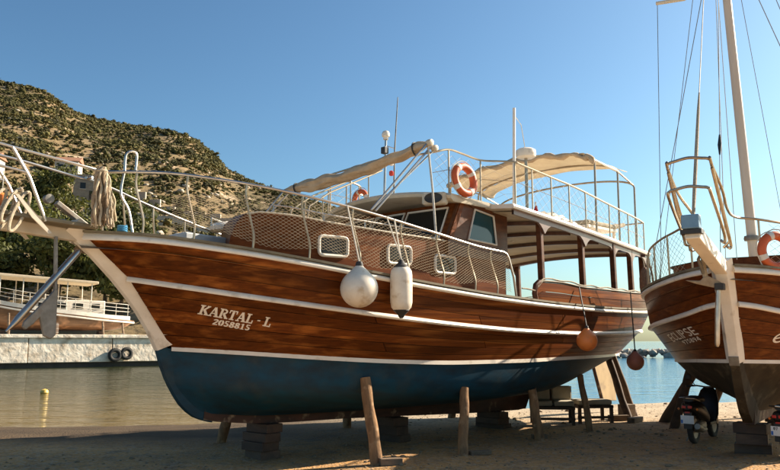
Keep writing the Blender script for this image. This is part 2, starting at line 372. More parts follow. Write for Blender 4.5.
# loose stones on the yard
def ico(jit, rng, sub=0):
    t = (1 + 5 ** .5) / 2
    v = np.array([(-1,t,0),(1,t,0),(-1,-t,0),(1,-t,0),(0,-1,t),(0,1,t),(0,-1,-t),(0,1,-t),(t,0,-1),(t,0,1),(-t,0,-1),(-t,0,1)], float)
    f = [(0,11,5),(0,5,1),(0,1,7),(0,7,10),(0,10,11),(1,5,9),(5,11,4),(11,10,2),(10,7,6),(7,1,8),(3,9,4),(3,4,2),(3,2,6),(3,6,8),(3,8,9),(4,9,5),(2,4,11),(6,2,10),(8,6,7),(9,8,1)]
    v /= np.linalg.norm(v, axis=1)[:, None]
    for _ in range(sub):
        v = list(map(tuple, v)); cache = {}; nf = []
        def mid(a, b):
            k = (min(a, b), max(a, b))
            if k not in cache:
                q = (np.array(v[a]) + np.array(v[b])) / 2; q /= np.linalg.norm(q); v.append(tuple(q)); cache[k] = len(v) - 1
            return cache[k]
        for a, b, c in f:
            d, e, g = mid(a, b), mid(b, c), mid(c, a); nf += [(a, d, g), (b, e, d), (c, g, e), (d, e, g)]
        f = nf; v = np.array(v)
    v = v * (1 + rng.uniform(-jit, jit, (len(v), 1)))
    return v, np.array(f)
def scatter_mesh(name, variants, P, S, rot, material, kind='stuff', smooth=False):
    """one mesh of many small solids; P positions (n,3), S sizes (n,3)"""
    vs, fs, base = [], [], 0
    for i in range(len(P)):
        v, f = variants[i % len(variants)]
        c, s = math.cos(rot[i]), math.sin(rot[i])
        q = v * S[i]; q = np.stack([q[:,0]*c - q[:,1]*s, q[:,0]*s + q[:,1]*c, q[:,2]], 1) + P[i]
        vs.append(q); fs.append(f + base); base += len(v)
    vs = np.concatenate(vs); fs = np.concatenate(fs)
    me = bpy.data.meshes.new(name); me.vertices.add(len(vs)); me.vertices.foreach_set('co', vs.ravel())
    me.loops.add(len(fs) * 3); me.loops.foreach_set('vertex_index', fs.ravel().astype(np.int32))
    me.polygons.add(len(fs)); me.polygons.foreach_set('loop_start', np.arange(0, len(fs) * 3, 3, dtype=np.int32))
    if smooth: me.polygons.foreach_set('use_smooth', np.ones(len(fs), bool))
    me.update(calc_edges=True); me.validate()
    me.materials.append(material)
    o = bpy.data.objects.new(name, me); C.objects.link(o); o['kind'] = kind
    return o
var = [ico(.25, RNG) for _ in range(6)]
n = 2600; P = np.zeros((n, 3)); P[:,1] = RNG.uniform(8.6, 22, n); P[:,0] = RNG.uniform(-.62, .62, n) * P[:,1]
S = RNG.lognormal(-4.1, .5, (n, 1)) * np.array([[1, .8, .55]])
keep = []
for i in range(n):
    x, y = P[i, :2]
    if y < shore(x) - .1 and not (x < -1 and y > 11.5): P[i, 2] = ground_z(x, y) + S[i, 2] * .3; keep.append(i)
M['stone'] = mat('loose_stones', (.30,.215,.13), (.16,.11,.065), (7,7,7), rough=.95)
o = scatter_mesh('loose_gravel', var, P[keep], S[keep], RNG.uniform(0, 6.3, len(keep)), M['stone'])
tag(o, 'small loose stones strewn over the packed sandy yard', 'gravel')

# ------- water
mb = MB(); mb.strip([[(x, y, -.25) for x in (-6000,-300,-60,-20,0,20,60,300,6000)] for y in (13, 20, 30, 60, 120, 400, 2000, 9000)])
struct('water', mb, M['water'])

# ------- hill
WT = pch([-1.2,-.8,-.514,-.475,-.422,-.369,-.317,-.27,-.237,-.218,-.185,-.132,-.08,-.026,.03,.08,.12,.18,.3,.45,.9], [330,300,266,258,233,223,216,206,189,173,162,148,135,112,70,22,-12,-40,-60,-70,-80])
def vnoise(x, y, seed=0):
    def h(i, j): 
        n = math.sin(i * 127.1 + j * 311.7 + seed * 74.7) * 43758.5453; return n - math.floor(n)
    i, j = math.floor(x), math.floor(y); u, v = x - i, y - j; u = u*u*(3-2*u); v = v*v*(3-2*v)
    return (h(i,j)*(1-u) + h(i+1,j)*u)*(1-v) + (h(i,j+1)*(1-u) + h(i+1,j+1)*u)*v
def fbm(x, y, o=4, seed=0):
    s, a = 0, .5
    for k in range(o): s += a * (vnoise(x, y, seed + k) - .5); x *= 2.03; y *= 2.03; a *= .55
    return s
RIDGE = 380.0; FOOT = 63.0
def hill_z(x, y):
    tz = 1.65 + WT(x / RIDGE * (RIDGE / max(y, 40.0))) / 758.0 * RIDGE
    a = (y - FOOT) / (RIDGE - FOOT)
    if a <= 1:
        z = 2.1 + (tz - 2.1) * (max(a, 0) ** 1.02)
    else: z = tz - (a - 1) * 120
    amp = 9 * min(1, max(0, a) * 4) * (1 if a < .8 else max(.25, 1 - (a - .8) * 3))
    z += fbm(x / 42, y / 42, 4) * amp * 1.6
    if tz < 8: z = min(z, tz)
    return z
mb = MB()
hx = np.arange(-460, 260, 7.0); hy = np.concatenate([np.arange(FOOT, 120, 5.0), np.arange(120, 480, 7.0)])
HZ = [[(x, y, hill_z(x, y)) for x in hx] for y in hy]
mb.strip(HZ); struct('hill', mb, M['hill'], True)
def bush_variant(nb):
    vs, fs, b = [], [], 0
    for k in range(nb):                                   # a dense core and a shaggy coat of leaf sprays
        v, f = ico(.35, RNG); sc = RNG.uniform(.34, .55); o = RNG.normal(0, .42, 3) * np.array([1, 1, .4]); v = v * sc * np.array([1, 1, .85]) + o
        vs.append(v); fs.append(f + b); b += len(v)
        for _ in range(15):
            d = RNG.normal(size=3); d /= np.linalg.norm(d); d[2] = abs(d[2]) * .9 - .1
            p = o + d * sc * RNG.uniform(.8, 1.35); e = RNG.normal(size=(3, 3)) * .17
            vs.append(p + e); fs.append(np.array([[0, 1, 2]]) + b); b += 3
    return np.concatenate(vs), np.concatenate(fs)
var = [bush_variant(RNG.integers(2, 4)) for _ in range(18)]
P, S = [], []
for _ in range(90000):
    y = FOOT + 20 + (RIDGE + 12 - FOOT - 20) * random.random() ** .75; x = random.uniform(-.60, .13) * y
    dens = 1.0 + 1.3 * fbm(x / 38, y / 38, 3, 9) + 1.3 * fbm(x / 9, y / 9, 2, 4)
    if y < 200: dens -= .35 * (230 - y) / 150
    if random.random() > dens * 1.1: continue
    z = hill_z(x, y)
    if z < 3: continue
    s = min(1.9, random.lognormvariate(-.12, .42)) * (.5 + .5 * y / 380)
    P.append((x, y, z + s * .25)); S.append((s * random.uniform(.85, 1.25), s * random.uniform(.85, 1.25), s * random.uniform(.6, .95)))
    if len(P) > 25000: break
o = scatter_mesh('hillside_shrubs', var, np.array(P), np.array(S), RNG.uniform(0, 6.3, len(P)), M['shrub'])
tag(o, 'olive green scrub dotted over the dry hillside', 'shrubs')
# pale limestone outcrops
P, S = [], []
for _ in range(800):
    y = FOOT + 30 + (RIDGE - FOOT - 30) * random.random() ** 1.5; x = random.uniform(-.6, .1) * y
    if fbm(x / 30, y / 30, 3, 21) < .02: continue
    s = random.uniform(.25, .95); P.append((x, y, hill_z(x, y) + .1 * s)); S.append((s * 1.3, s, s * .6))
M['limestone'] = mat('pale_limestone', (.50,.43,.34), (.38,.31,.235), (.3,.3,.3), rough=.95, bump=.2)
o = scatter_mesh('limestone_rocks', [ico(.28, RNG) for _ in range(6)], np.array(P), np.array(S), RNG.uniform(0, 6.3, len(P)), M['limestone'])
tag(o, 'pale limestone rocks scattered between the hillside scrub', 'rocks')

# ------- quay: a long concrete mole across the basin
QA, QB = V(-54.9, 32.5, 0), V(1.8, 73.6, 0)
qd = (QB - QA).normalized(); qn = V(-qd.y, qd.x, 0)      # qn points to the land side
quay = thing('quay_wall', 'long pale concrete quay across the harbour basin', 'quay', (0,0,0))
def qp(t, back, z): return QA + qd * t + qn * back + V(0,0,z)
L = (QB - QA).length; t = 0; k = 0
while t < L - .5:
    ln = min(random.uniform(4.2, 6.0), L - t); j = random.uniform(-.05, .05)
    mb = MB(); mb.prism([qp(t+.03, j, .12), qp(t+ln-.03, j, .12), qp(t+ln-.03, j, 1.86), qp(t+.03, j, 1.86)], qn * 1.2)
    obj('concrete_block', mb, M['concrete'], quay, bevel=.04); t += ln
mb = MB(); mb.prism([qp(0, -.12, 1.862), qp(L, -.12, 1.862), qp(L, -.12, 2.12), qp(0, -.12, 2.12)], qn * 14)
obj('coping', mb, M['concrete'], quay, bevel=.04)
mb = MB(); mb.prism([qp(0, .25, -1.5), qp(L, .25, -1.5), qp(L, .25, .118), qp(0, .25, .118)], qn * 12)
obj('foundation', mb, M['darkfoot'], quay)  # foot of the quay, darker than the blocks above and set back
# iron ring and chain bolts are too small to see; rubber tyres hang as fenders
def tyre(name, c, R, r, ax, label, cat='tyre', group=None):
    mb = MB(); ax = Vector(ax).normalized(); a = ax.cross(V(0,0,1)).normalized(); b = ax.cross(a)
    pts = [Vector(c) + a * R * math.cos(q) + b * R * math.sin(q) for q in np.linspace(0, 2*PI, 24, endpoint=False)]
    mb.tube(pts, r, 10, closed=True)
    for q in np.linspace(0, 2*PI, 26, endpoint=False):   # tread lugs
        d = a * math.cos(q) + b * math.sin(q); mb.bar(Vector(c) + d*(R+r*.85) - ax*r*.6, Vector(c) + d*(R+r*.85) + ax*r*.6, r*.35, r*.35, up=d)
    return tag(obj(name, mb, M['tyre'], None, True), label, cat, group)
tq = (V(-20.6, 0, 0) - QA).dot(V(1,0,0)) / qd.x
tyre('tyre', qp(tq, -.16, .62), .36, .15, qn, 'left black tyre of the pair hung on the quay face', 'tyre', 'tyres on the quay')
tyre('tyre', qp(tq + .85, -.16, .72), .34, .14, qn, 'right black tyre of the pair hung on the quay face', 'tyre', 'tyres on the quay')

# ------- trees behind the quay
def crown_mesh(clumps, nleaf, size):
    mb_v, mb_f = [], []; b = 0
    for (c, r) in clumps:
        k = int(nleaf * (r[0] * r[1] * r[2]) ** (2/3) / 2)
        for _ in range(k):
            d = RNG.normal(size=3); d /= np.linalg.norm(d); rad = RNG.uniform(.55, 1.03) * (1 + .18 * math.sin(d[0]*7 + d[2]*5 + c[0]))
            p = np.array(c) + d * np.array(r) * rad
            s = size * RNG.uniform(.6, 1.4); a = RNG.normal(size=3); a /= np.linalg.norm(a); e = np.cross(a, d + .01); e /= (np.linalg.norm(e) + 1e-6); g = np.cross(e, a)
            mb_v += [p - e*s, p - g*s*.55, p + e*s, p + g*s*.55]; mb_f.append((b, b+1, b+2, b+3)); b += 4
    me = bpy.data.meshes.new('crown'); me.from_pydata([tuple(q) for q in mb_v], [], mb_f); me.update(); return me
def tree(x, y, z, h, wd, label, material, kind='broad_tree', dens=260, lsize=.24):
    t = thing(kind, label, 'tree', (x, y, z), random.uniform(0, 6), 'trees behind the quay')
    mb = MB(); tr = .035 * h
    pts = [V(0,0,-.5), V(.1*tr,0,h*.2), V(.5*tr,.6*tr,h*.45), V(0,.5*tr,h*.7)]
    mb.tube(pts, [tr, tr*.8, tr*.55, tr*.25], 8)
    cl = []
    for k in range(9):
        a = random.uniform(0, 2*PI); zz = random.uniform(.35, .95) * h; rr = wd * .55 * (1 - .55 * (zz/h - .35)) * random.uniform(.5, 1)
        e = V(math.cos(a) * rr, math.sin(a) * rr, zz); mb.tube([V(.2*tr,.3*tr,h*.3), (V(0,0,h*.45) + e) / 2, e], [tr*.4, tr*.25, tr*.08], 6)
        s = random.uniform(.22, .36) * wd; cl.append((tuple(e), (s, s, s * .8)))
    cl.append(((0,0,h*.62), (wd*.38, wd*.38, h*.33)))
    obj('trunk', mb, M['bark2'], t, True); obj('crown', crown_mesh(cl, dens, lsize), material, t)
    return t
TT = [(-36.5,68,6.0,5.2,'leafdark','dark green tree at the left edge above the quay boat'), (-33.0,74,7.5,6.0,'leaf','bushy green tree behind the coiled mooring rope'),
      (-30.2,69,7.2,5.6,'leaf','rounded green tree right of the coiled rope'), (-27.0,72,6.6,5.8,'leafdark','dark tree behind the steel anchor stock'),
      (-24.0,68,6.0,5.0,'leaf','green tree just left of the boat stem'), (-21.2,71,6.2,5.2,'leafdark','dark tree directly behind the white stem'),
      (-38.8,78,8.4,6.2,'leaf','tall green tree at the far left of the tree row'), (-18.4,69,5.2,4.8,'leaf','low green tree showing under the bow overhang'),
      (-28.6,80,8.2,5.8,'leafdark','dark tree standing in the second row behind the quay'), (-35.2,70,5.0,4.6,'leaf','small leafy tree behind the far canopy boat')]
for x, y, h, wd, m, lab in TT: tree(x, y, max(2.1, hill_z(x, y)) , h, wd, lab, M[m])
tree(-43.0, 96, hill_z(-43, 96), 7.5, 5.5, 'lone bright green tree on the slope above the bow roller', M['leaf'])
tree(-38.2, 104, hill_z(-38.2, 104), 7.0, 5.0, 'green tree beside the ruined stone house', M['leaf'])

# ------- houses on the slope
def house(x, y, wdt, dep, hgt, rz, label, wall, roof, flat=True):
    z = hill_z(x, y) - 1.0
    t = thing('stone_house', label, 'house', (x, y, z), rz, 'houses on the slope')
    mb = MB(); mb.box((0,0,(hgt+1)/2), (wdt, dep, hgt + 1)); obj('wall', mb, wall, t)
    if flat:
        mb = MB(); mb.box((0,0,hgt+1.12), (wdt+.3, dep+.3, .24)); obj('roof', mb, roof, t)
    else:
        mb = MB(); mb.prism([(-wdt/2-.3,-dep/2-.3,hgt+1.01), (-wdt/2-.3,dep/2+.3,hgt+1.01), (-wdt/2-.3,0,hgt+2.2)], (wdt+.6,0,0)); obj('roof', mb, roof, t)
    for k in range(2):
        cx = (-.25 + .5 * k) * wdt
        mb = MB(); mb.box((cx, -dep/2-.005, hgt*.62+1), (.9, .06, 1.1)); wn = obj('window', mb, M['glass'], t)
        mb = MB(); mb.box((cx, -dep/2-.05, hgt*.62+.4), (1.1, .16, .1)); obj('sill', mb, M['plaster'], wn)
    mb = MB(); mb.box((0, -dep/2-.006, 2.0), (.95, .07, 2.0)); obj('door', mb, M['darktimber'], t)
    return t
house(-53.5, 134, 6.2, 5, 4.6, .35, 'brown ruined stone house behind the rope hank', M['stonewall'], M['stonewall'])
house(-61.5, 142, 4.2, 4, 3.2, .2, 'small pale plastered house left of the ruined stone house', M['plaster'], M['roof'], False)
house(-70.0, 128, 5.2, 4, 3.0, .1, 'low terracotta roofed house behind the orange float', M['plaster'], M['roof'], False)
# terrace walls of the road
for (x0, y0, x1, y1, h, lab) in ((-46, 112, -22, 118, 1.6, 'pale retaining wall of the hillside road, lower one'), (-58, 150, -30, 146, 1.5, 'pale retaining wall of the hillside road, upper one'), (-66, 108, -47, 106, 1.5, 'pale retaining wall below the terracotta roofed house')):
    t = thing('terrace_wall', lab, 'wall', (0,0,0), 0, 'terrace walls'); nseg = 9
    for k in range(nseg):
        a, b = k / nseg, (k + 1) / nseg
        p = V(x0+(x1-x0)*a, y0+(y1-y0)*a, 0); q = V(x0+(x1-x0)*b, y0+(y1-y0)*b, 0)
        zz = (hill_z(p.x, p.y) + hill_z(q.x, q.y)) / 2
        mb = MB(); mb.bar(p + V(0,0,zz+h*.3), q + V(0,0,zz+h*.3), .5, h * 1.4); obj('wall_section', mb, M['limestone'], t)

# ------- breakwater on the right
mb = MB(); t = thing('breakwater', 'low grey rock breakwater across the open water', 'breakwater', (0,0,0))
var2 = [ico(.25, RNG) for _ in range(5)]
bm_me = []
for v, f in var2:
    q = MB(); q.v = [tuple(p) for p in v]; q.f = [tuple(int(i) for i in g) for g in f]; bm_me.append(q.mesh('rock'))
for me in bm_me: me.materials.append(M['rock'])
for k in range(230):
    x = 22 + k * .18 + random.uniform(-.4, .4); y = 88 + random.uniform(-1.6, 1.6); s = random.uniform(.28, .62)
    o = obj('rock', bm_me[k % 5], None, t); o.location = (x, y, -.2 + max(0, 1 - abs(y - 88) / 1.6) * .75); o.scale = (s*1.2, s, s*.75); o.rotation_euler = (random.uniform(0,.5), random.uniform(0,.5), random.uniform(0,6))

# ================================================================== HULLS
class Curve:
    def __init__(s, u, z): 
        s.s0, s.s1 = u[0][0], u[-1][0]; s.u = pch(*zip(*u)); s.z = pch(*zip(*z))
        s.tab = [s.exact(i / 600) for i in range(601)]
    def pt(s, t):
        k = t * 600; i = min(int(k), 599); return s.tab[i].lerp(s.tab[i+1], k - i)
    def exact(s, t):
        g = .35 * t + .65 * (1 - math.cos(PI * t)) / 2
        q = s.s0 + (s.s1 - s.s0) * g; return V(q, s.u(q), s.z(q))
class Hull:
    """curves from sheer down; v is 0 at the sheer, 1 at the rub rail, 2 at the waterline, 3 bilge, 4 garboard"""
    def __init__(s, curves): s.c = curves
    def raw(s, t, v):
        v = min(max(v, 0), len(s.c) - 1 - 1e-6); i = int(v); f = v - i
        if i < 2: return s.c[i].pt(t).lerp(s.c[i+1].pt(t), f)
        P = [c.pt(t) for c in s.c]
        a = P[i-1] if i > 2 else P[2] * 2 - P[3]; b = P[i]; c = P[i+1]; d = P[i+2] if i + 2 < len(P) else P[i+1]
        if i == 2: a = P[1]
        return .5 * ((2*b) + (c-a)*f + (2*a-5*b+4*c-d)*f*f + (3*b-a-3*c+d)*f**3)
    def pos(s, t, v, off=0.0, side=1):
        p = s.raw(t, v)
        if off:
            e = .004; a = s.raw(min(t+e,1), v) - s.raw(max(t-e,0), v); b = s.raw(t, min(v+.02, len(s.c)-1.001)) - s.raw(t, max(v-.02,0))
            n = a.cross(b)
            if n.length > 1e-9:
                n.normalize()
                if n.y < 0: n = -n
                p = p + n * off
        return V(p.x, -side * p.y, p.z)       # local frame: x aft, y to starboard, z up
    def find(s, sx, z):
        """(t, v) for a given distance aft and height between sheer and waterline"""
        v0, v1 = 0.0, 2.0
        for _ in range(16):
            v = (v0 + v1) / 2; a, b = 0.0, 1.0
            for _ in range(16):
                m = (a + b) / 2
                if s.raw(m, v).x < sx: a = m
                else: b = m
            if s.raw(a, v).z > z: v0 = v
            else: v1 = v
        return a, v
    def at_z(s, sx, z, vlo=2.0, vhi=3.99):
        for _ in range(16):
            v = (vlo + vhi) / 2; a, b = 0.0, 1.0
            for _ in range(16):
                m = (a + b) / 2
                if s.raw(m, v).x < sx: a = m
                else: b = m
            if s.raw(a, v).z > z: vlo = v
            else: vhi = v
        return s.raw(a, v)
    def strake(s, v0, v1, t0, t1, n, side, gap=.012, th=.022):
        mb = MB(); rows = []
        for i in range(n + 1):
            t = t0 + (t1 - t0) * i / n
            rows.append([s.pos(t, v0, -th, side), s.pos(t, v0, 0, side), s.pos(t, (v0+v1)/2, .002, side), s.pos(t, v1, 0, side), s.pos(t, v1, -th, side)])
        mb.strip(rows); mb.poly(rows[0][::-1]); mb.poly(rows[-1]); return mb
    def rail(s, v, wid, dep, t0=0, t1=1, n=70, side=1, zoff=0.0):
        """half-round moulding swept along the hull"""
        mb = MB(); rows = []
        for i in range(n + 1):
            t = t0 + (t1 - t0) * i / n
            c = s.pos(t, v, 0, side); o = s.pos(t, v, dep, side) - c
            row = []
            for a in np.linspace(-PI/2, PI/2, 7): row.append(c + o * math.cos(a) + V(0,0,zoff + wid/2 * math.sin(a)) - o * .5 * (abs(a) > 1.5))
            rows.append(row)
        mb.strip(rows); mb.poly(rows[0][::-1]); mb.poly(rows[-1]); return mb

def build_hull(h, root, nup, nlow, bottom_mat, plank_mat, trange=(.029, .994), stripe=.055, rail=.075):
    vu = [k / nup for k in range(nup + 1)]; vl = [1 + k / nlow for k in range(nlow + 1)]
    bands = list(zip(vu[:-1], vu[1:])) + list(zip(vl[:-1], vl[1:]))
    mb = MB(); N = 70                                         # inner shell, seen only as the dark seams
    for sd in (1, -1):
        mb.strip([[h.pos(trange[0] + (trange[1]-trange[0]) * i / N, 2 * k / 16, -.016, sd) for k in range(17)] for i in range(N + 1)])
    obj('hull_shell', mb, M['seam'], root, True)
    gap = .0035
    for k, (a, b) in enumerate(bands):
        cuts = [trange[0], .30 + .13 * ((k * 2) % 3), .62 + .1 * ((k * 5) % 3), trange[1]]
        for c0, c1 in zip(cuts[:-1], cuts[1:]):
            obj('plank', h.strake(a + gap*1.6, b - gap*1.6, c0 + .0004, c1 - .0004, 26, 1), plank_mat, root, True)
        obj('plank', h.strake(a + gap*1.6, b - gap*1.6, trange[0], trange[1], 60, -1), plank_mat, root, True)
    mb = MB()
    for sd in (1, -1):
        mb.strip([[h.pos(.002 + .996 * i / N, 2 + (len(h.c) - 3) * k / 24, .004, sd) for k in range(25)] for i in range(N + 1)])
    obj('bottom', mb, bottom_mat, root, True)
    for v, nm, wd, dp in ((0, 'sheer_rail', rail, .05), (1, 'rub_rail', rail, .055)):
        for sd in (1, -1): obj(nm, h.rail(v, wd, dp, trange[0], trange[1], 80, sd, 0 if v else -.02), M['white'], root, True)
    for sd in (1, -1):                                        # painted boot stripe, a thin moulding
        mb = MB(); rows = []
        for i in range(81):
            t = trange[0] + (trange[1]-trange[0]) * i / 80; p = h.pos(t, 2, 0, sd); q = h.pos(t, 2, .012, sd) - p
            rows.append([p + V(0,0,-stripe/2), p + q + V(0,0,-stripe/2), p + q + V(0,0,stripe/2), p + V(0,0,stripe/2)])
        mb.strip(rows); obj('boot_stripe', mb, M['white'], root, True)
    for sd in (1, -1):                                        # weathered cap rail on the bulwark
        mb = MB(); rows = []
        for i in range(81):
            t = trange[0] + (trange[1]-trange[0]) * i / 80; p = h.pos(t, 0, 0, sd); q = h.pos(t, 0, .045, sd)
            d = (q - p); d.z = 0; z = V(0,0,.022)
            rows.append([p + d + z, p + d + z*2.4, p - d*2.2 + z*2.4, p - d*2.2 + z])
        mb.strip(rows, closed=True); obj('cap_rail', mb, M['cap'], root)
    mb = MB(); rows = []                                      # deck
    for i in range(61):
        t = trange[0] + (trange[1]-trange[0]) * i / 60; p = h.raw(t, 0); uu = max(p.y - .05, .01)
        rows.append([V(p.x, -uu + 2*uu*k/8, p.z - .16 + .05 * (1 - (2*k/8 - 1)**2)) for k in range(9)])
    mb.strip(rows); obj('deck', mb, M['deck'], root, True)

def stem_piece(prof, wf, wb, depth, name, mt, root):
    """prof: list of (s, z) from top down, half widths front/back, depth aft"""
    mb = MB(); rows = []; n = len(prof)
    for i, (sx, z) in enumerate(prof):
        a = prof[max(i-1,0)]; b = prof[min(i+1,n-1)]; d = V(b[0]-a[0], 0, b[1]-a[1]).normalized(); nn = V(-d.z, 0, d.x)   # pointing aft / up
        if nn.x < 0: nn = -nn
        k = i / (n - 1); f = wf[0] + (wf[1]-wf[0])*k; bk = wb[0] + (wb[1]-wb[0])*k; p = V(sx, 0, z) - nn * .015; q = p + nn * (depth[0] + (depth[1]-depth[0])*k)
        rows.append([p + V(0,-f,0), p + V(0,f,0), q + V(0,bk,0), q + V(0,-bk,0)])
    mb.strip(rows, closed=True); mb.poly(rows[0]); mb.poly(rows[-1][::-1])
    return obj(name, mb, mt, root, bevel=.006)

# ------- flat lettering laid on a hull
def quad(x0, y0, x1, y1): return [(x0,y0),(x1,y0),(x1,y1),(x0,y1)]
def stroke(p, q, t):
    dx, dy = q[0]-p[0], q[1]-p[1]; L = math.hypot(dx, dy); nx, ny = -dy/L*t/2, dx/L*t/2
    return [(p[0]+nx,p[1]+ny),(p[0]-nx,p[1]-ny),(q[0]-nx,q[1]-ny),(q[0]+nx,q[1]+ny)]
def arc(cx, cy, rx, ry, a0, a1, t, n=10):
    out = []
    for i in range(n):
        a = math.radians(a0 + (a1-a0)*i/n); b = math.radians(a0 + (a1-a0)*(i+1)/n)
        out.append([(cx+(rx-t/2)*math.cos(a), cy+(ry-t/2)*math.sin(a)), (cx+(rx+t/2)*math.cos(a), cy+(ry+t/2)*math.sin(a)), (cx+(rx+t/2)*math.cos(b), cy+(ry+t/2)*math.sin(b)), (cx+(rx-t/2)*math.cos(b), cy+(ry-t/2)*math.sin(b))])
    return out
SERIF = {   # width, polygons: a bold stencil slab face
 'K': (.92, [quad(.12,.0,.34,1), quad(0,0,.46,.11), quad(0,.89,.46,1), stroke((.40,.50),(.78,.93),.17), stroke((.44,.56),(.80,.06),.22), quad(.60,.89,.92,1), quad(.56,0,.95,.11)]),
 'A': (.92, [stroke((.16,.05),(.44,.98),.12), stroke((.46,.98),(.78,.05),.24), quad(0,0,.34,.11), quad(.54,0,.98,.11), quad(.26,.28,.60,.40)]),
 'R': (.90, [quad(.12,0,.34,1), quad(0,0,.46,.11), quad(0,.89,.40,1), *arc(.42,.73,.26,.20,-90,90,.16), quad(.38,.46,.46,.57), stroke((.46,.48),(.78,.05),.22), quad(.62,0,.95,.11)]),
 'T': (.82, [quad(.30,0,.52,.86), quad(.18,0,.64,.11), quad(.02,.88,.27,1), quad(.55,.88,.80,1), quad(.02,.66,.12,.95), quad(.70,.66,.80,.95), quad(.30,.88,.52,1)]),
 'L': (.76, [quad(.12,0,.34,1), quad(0,.89,.46,1), quad(0,0,.30,.11), quad(.37,0,.74,.12), quad(.62,.05,.74,.36)]),
 '-': (.42, [quad(.06,.40,.36,.53)]), ' ': (.32, [])}
def digit(ch, t=.2):
    w = .62; D = {'2': [*arc(.3,.74,.2,.17,-30,175,t), stroke((.46,.64),(.12,.12),t), quad(.06,0,.58,.17)],
         '0': [*arc(.31,.5,.20,.40,100,260,t+.04), *arc(.31,.5,.20,.40,-80,80,t+.04)],
         '5': [quad(.10,.84,.54,1), quad(.10,.55,.26,.9), *arc(.28,.32,.2,.22,-150,110,t)],
         '8': [*arc(.31,.74,.17,.17,0,360,t,12), *arc(.31,.27,.20,.20,0,360,t,12)],
         '1': [quad(.22,0,.42,1), quad(.10,0,.54,.1), quad(.1,.78,.3,.9)], '9': [*arc(.31,.70,.19,.2,0,360,t,12), stroke((.48,.66),(.3,.02),t)],
         '7': [quad(.06,.84,.56,1), stroke((.47,.9),(.24,0),t)], '4': [quad(.36,0,.52,1), quad(.04,.24,.6,.38), stroke((.42,.98),(.1,.3),t)]}
    return (w, D[ch])
for ch in '0125894' + '7': SERIF[ch] = digit(ch)
T_ = .15
SANS = {'E': (.72, [quad(.05,0,.2,1), quad(.05,0,.62,T_), quad(.05,.43,.55,.43+T_), quad(.05,1-T_,.62,1)]), 'C': (.76, [*arc(.42,.5,.3,.43,45,315,T_,14)]),
 'L': (.66, [quad(.05,0,.2,1), quad(.05,0,.58,T_)]), 'I': (.32, [quad(.08,0,.23,1)]), 'P': (.72, [quad(.05,0,.2,1), *arc(.34,.72,.2,.21,-90,90,T_,8), quad(.12,.44,.36,.58), quad(.12,.86,.36,1)]),
 'S': (.70, [*arc(.34,.72,.22,.21,30,270,T_,10), *arc(.34,.28,.22,.21,-150,90,T_,10)])}
for ch in '9758945': SANS[ch] = digit(ch, .15)
SANS['e'] = (.8, [*arc(.4,.42,.34,.36,20,330,.13,16), stroke((.1,.32),(.74,.56),.12), stroke((.7,.2),(1.1,.5),.1)])
def lettering(h, root, text, font, p0, p1, hgt, side=1, slant=0.0, mt=None, name='letter'):
    """p0, p1 = (s, z) of the two ends of the base line, drawn on the planking"""
    tot = sum(font[c][0] for c in text); x = 0
    for c in text:
        wd, polys = font[c]; mb = MB()
        for pl in polys:
            pts = []
            for (a, b) in pl:
                k = (x + a + slant * b) / tot
                sx = p0[0] + (p1[0]-p0[0]) * k; z = p0[1] + (p1[1]-p0[1]) * k + b * hgt
                t, v = h.find(sx, z); pts.append(h.pos(t, v, .0055, side))
            mb.poly(pts)
        if polys: obj(name, mb, mt or M['white'], root)
        x += wd

def lattice(top, bot, nx, ny, r, mb=None):
    """diamond netting between two edge functions of 0..1"""
    mb = mb or MB()
    def P(i, j): a = i / nx; return top(a).lerp(bot(a), j / ny)
    for i in range(nx):
        for j in range(ny):
            if (i + j) % 2 == 0: segs = ((P(i,j), P(i+1,j+1)),)
            else: segs = ((P(i+1,j), P(i,j+1)),)
            for a, b in segs: mb.tube([a, b], r, 3, cap=False)
    return mb
def ring_torus(c, R, r, nx, ny, n=28):
    return [Vector(c) + nx * R * math.cos(a) + ny * R * math.sin(a) for a in np.linspace(0, 2*PI, n, endpoint=False)]

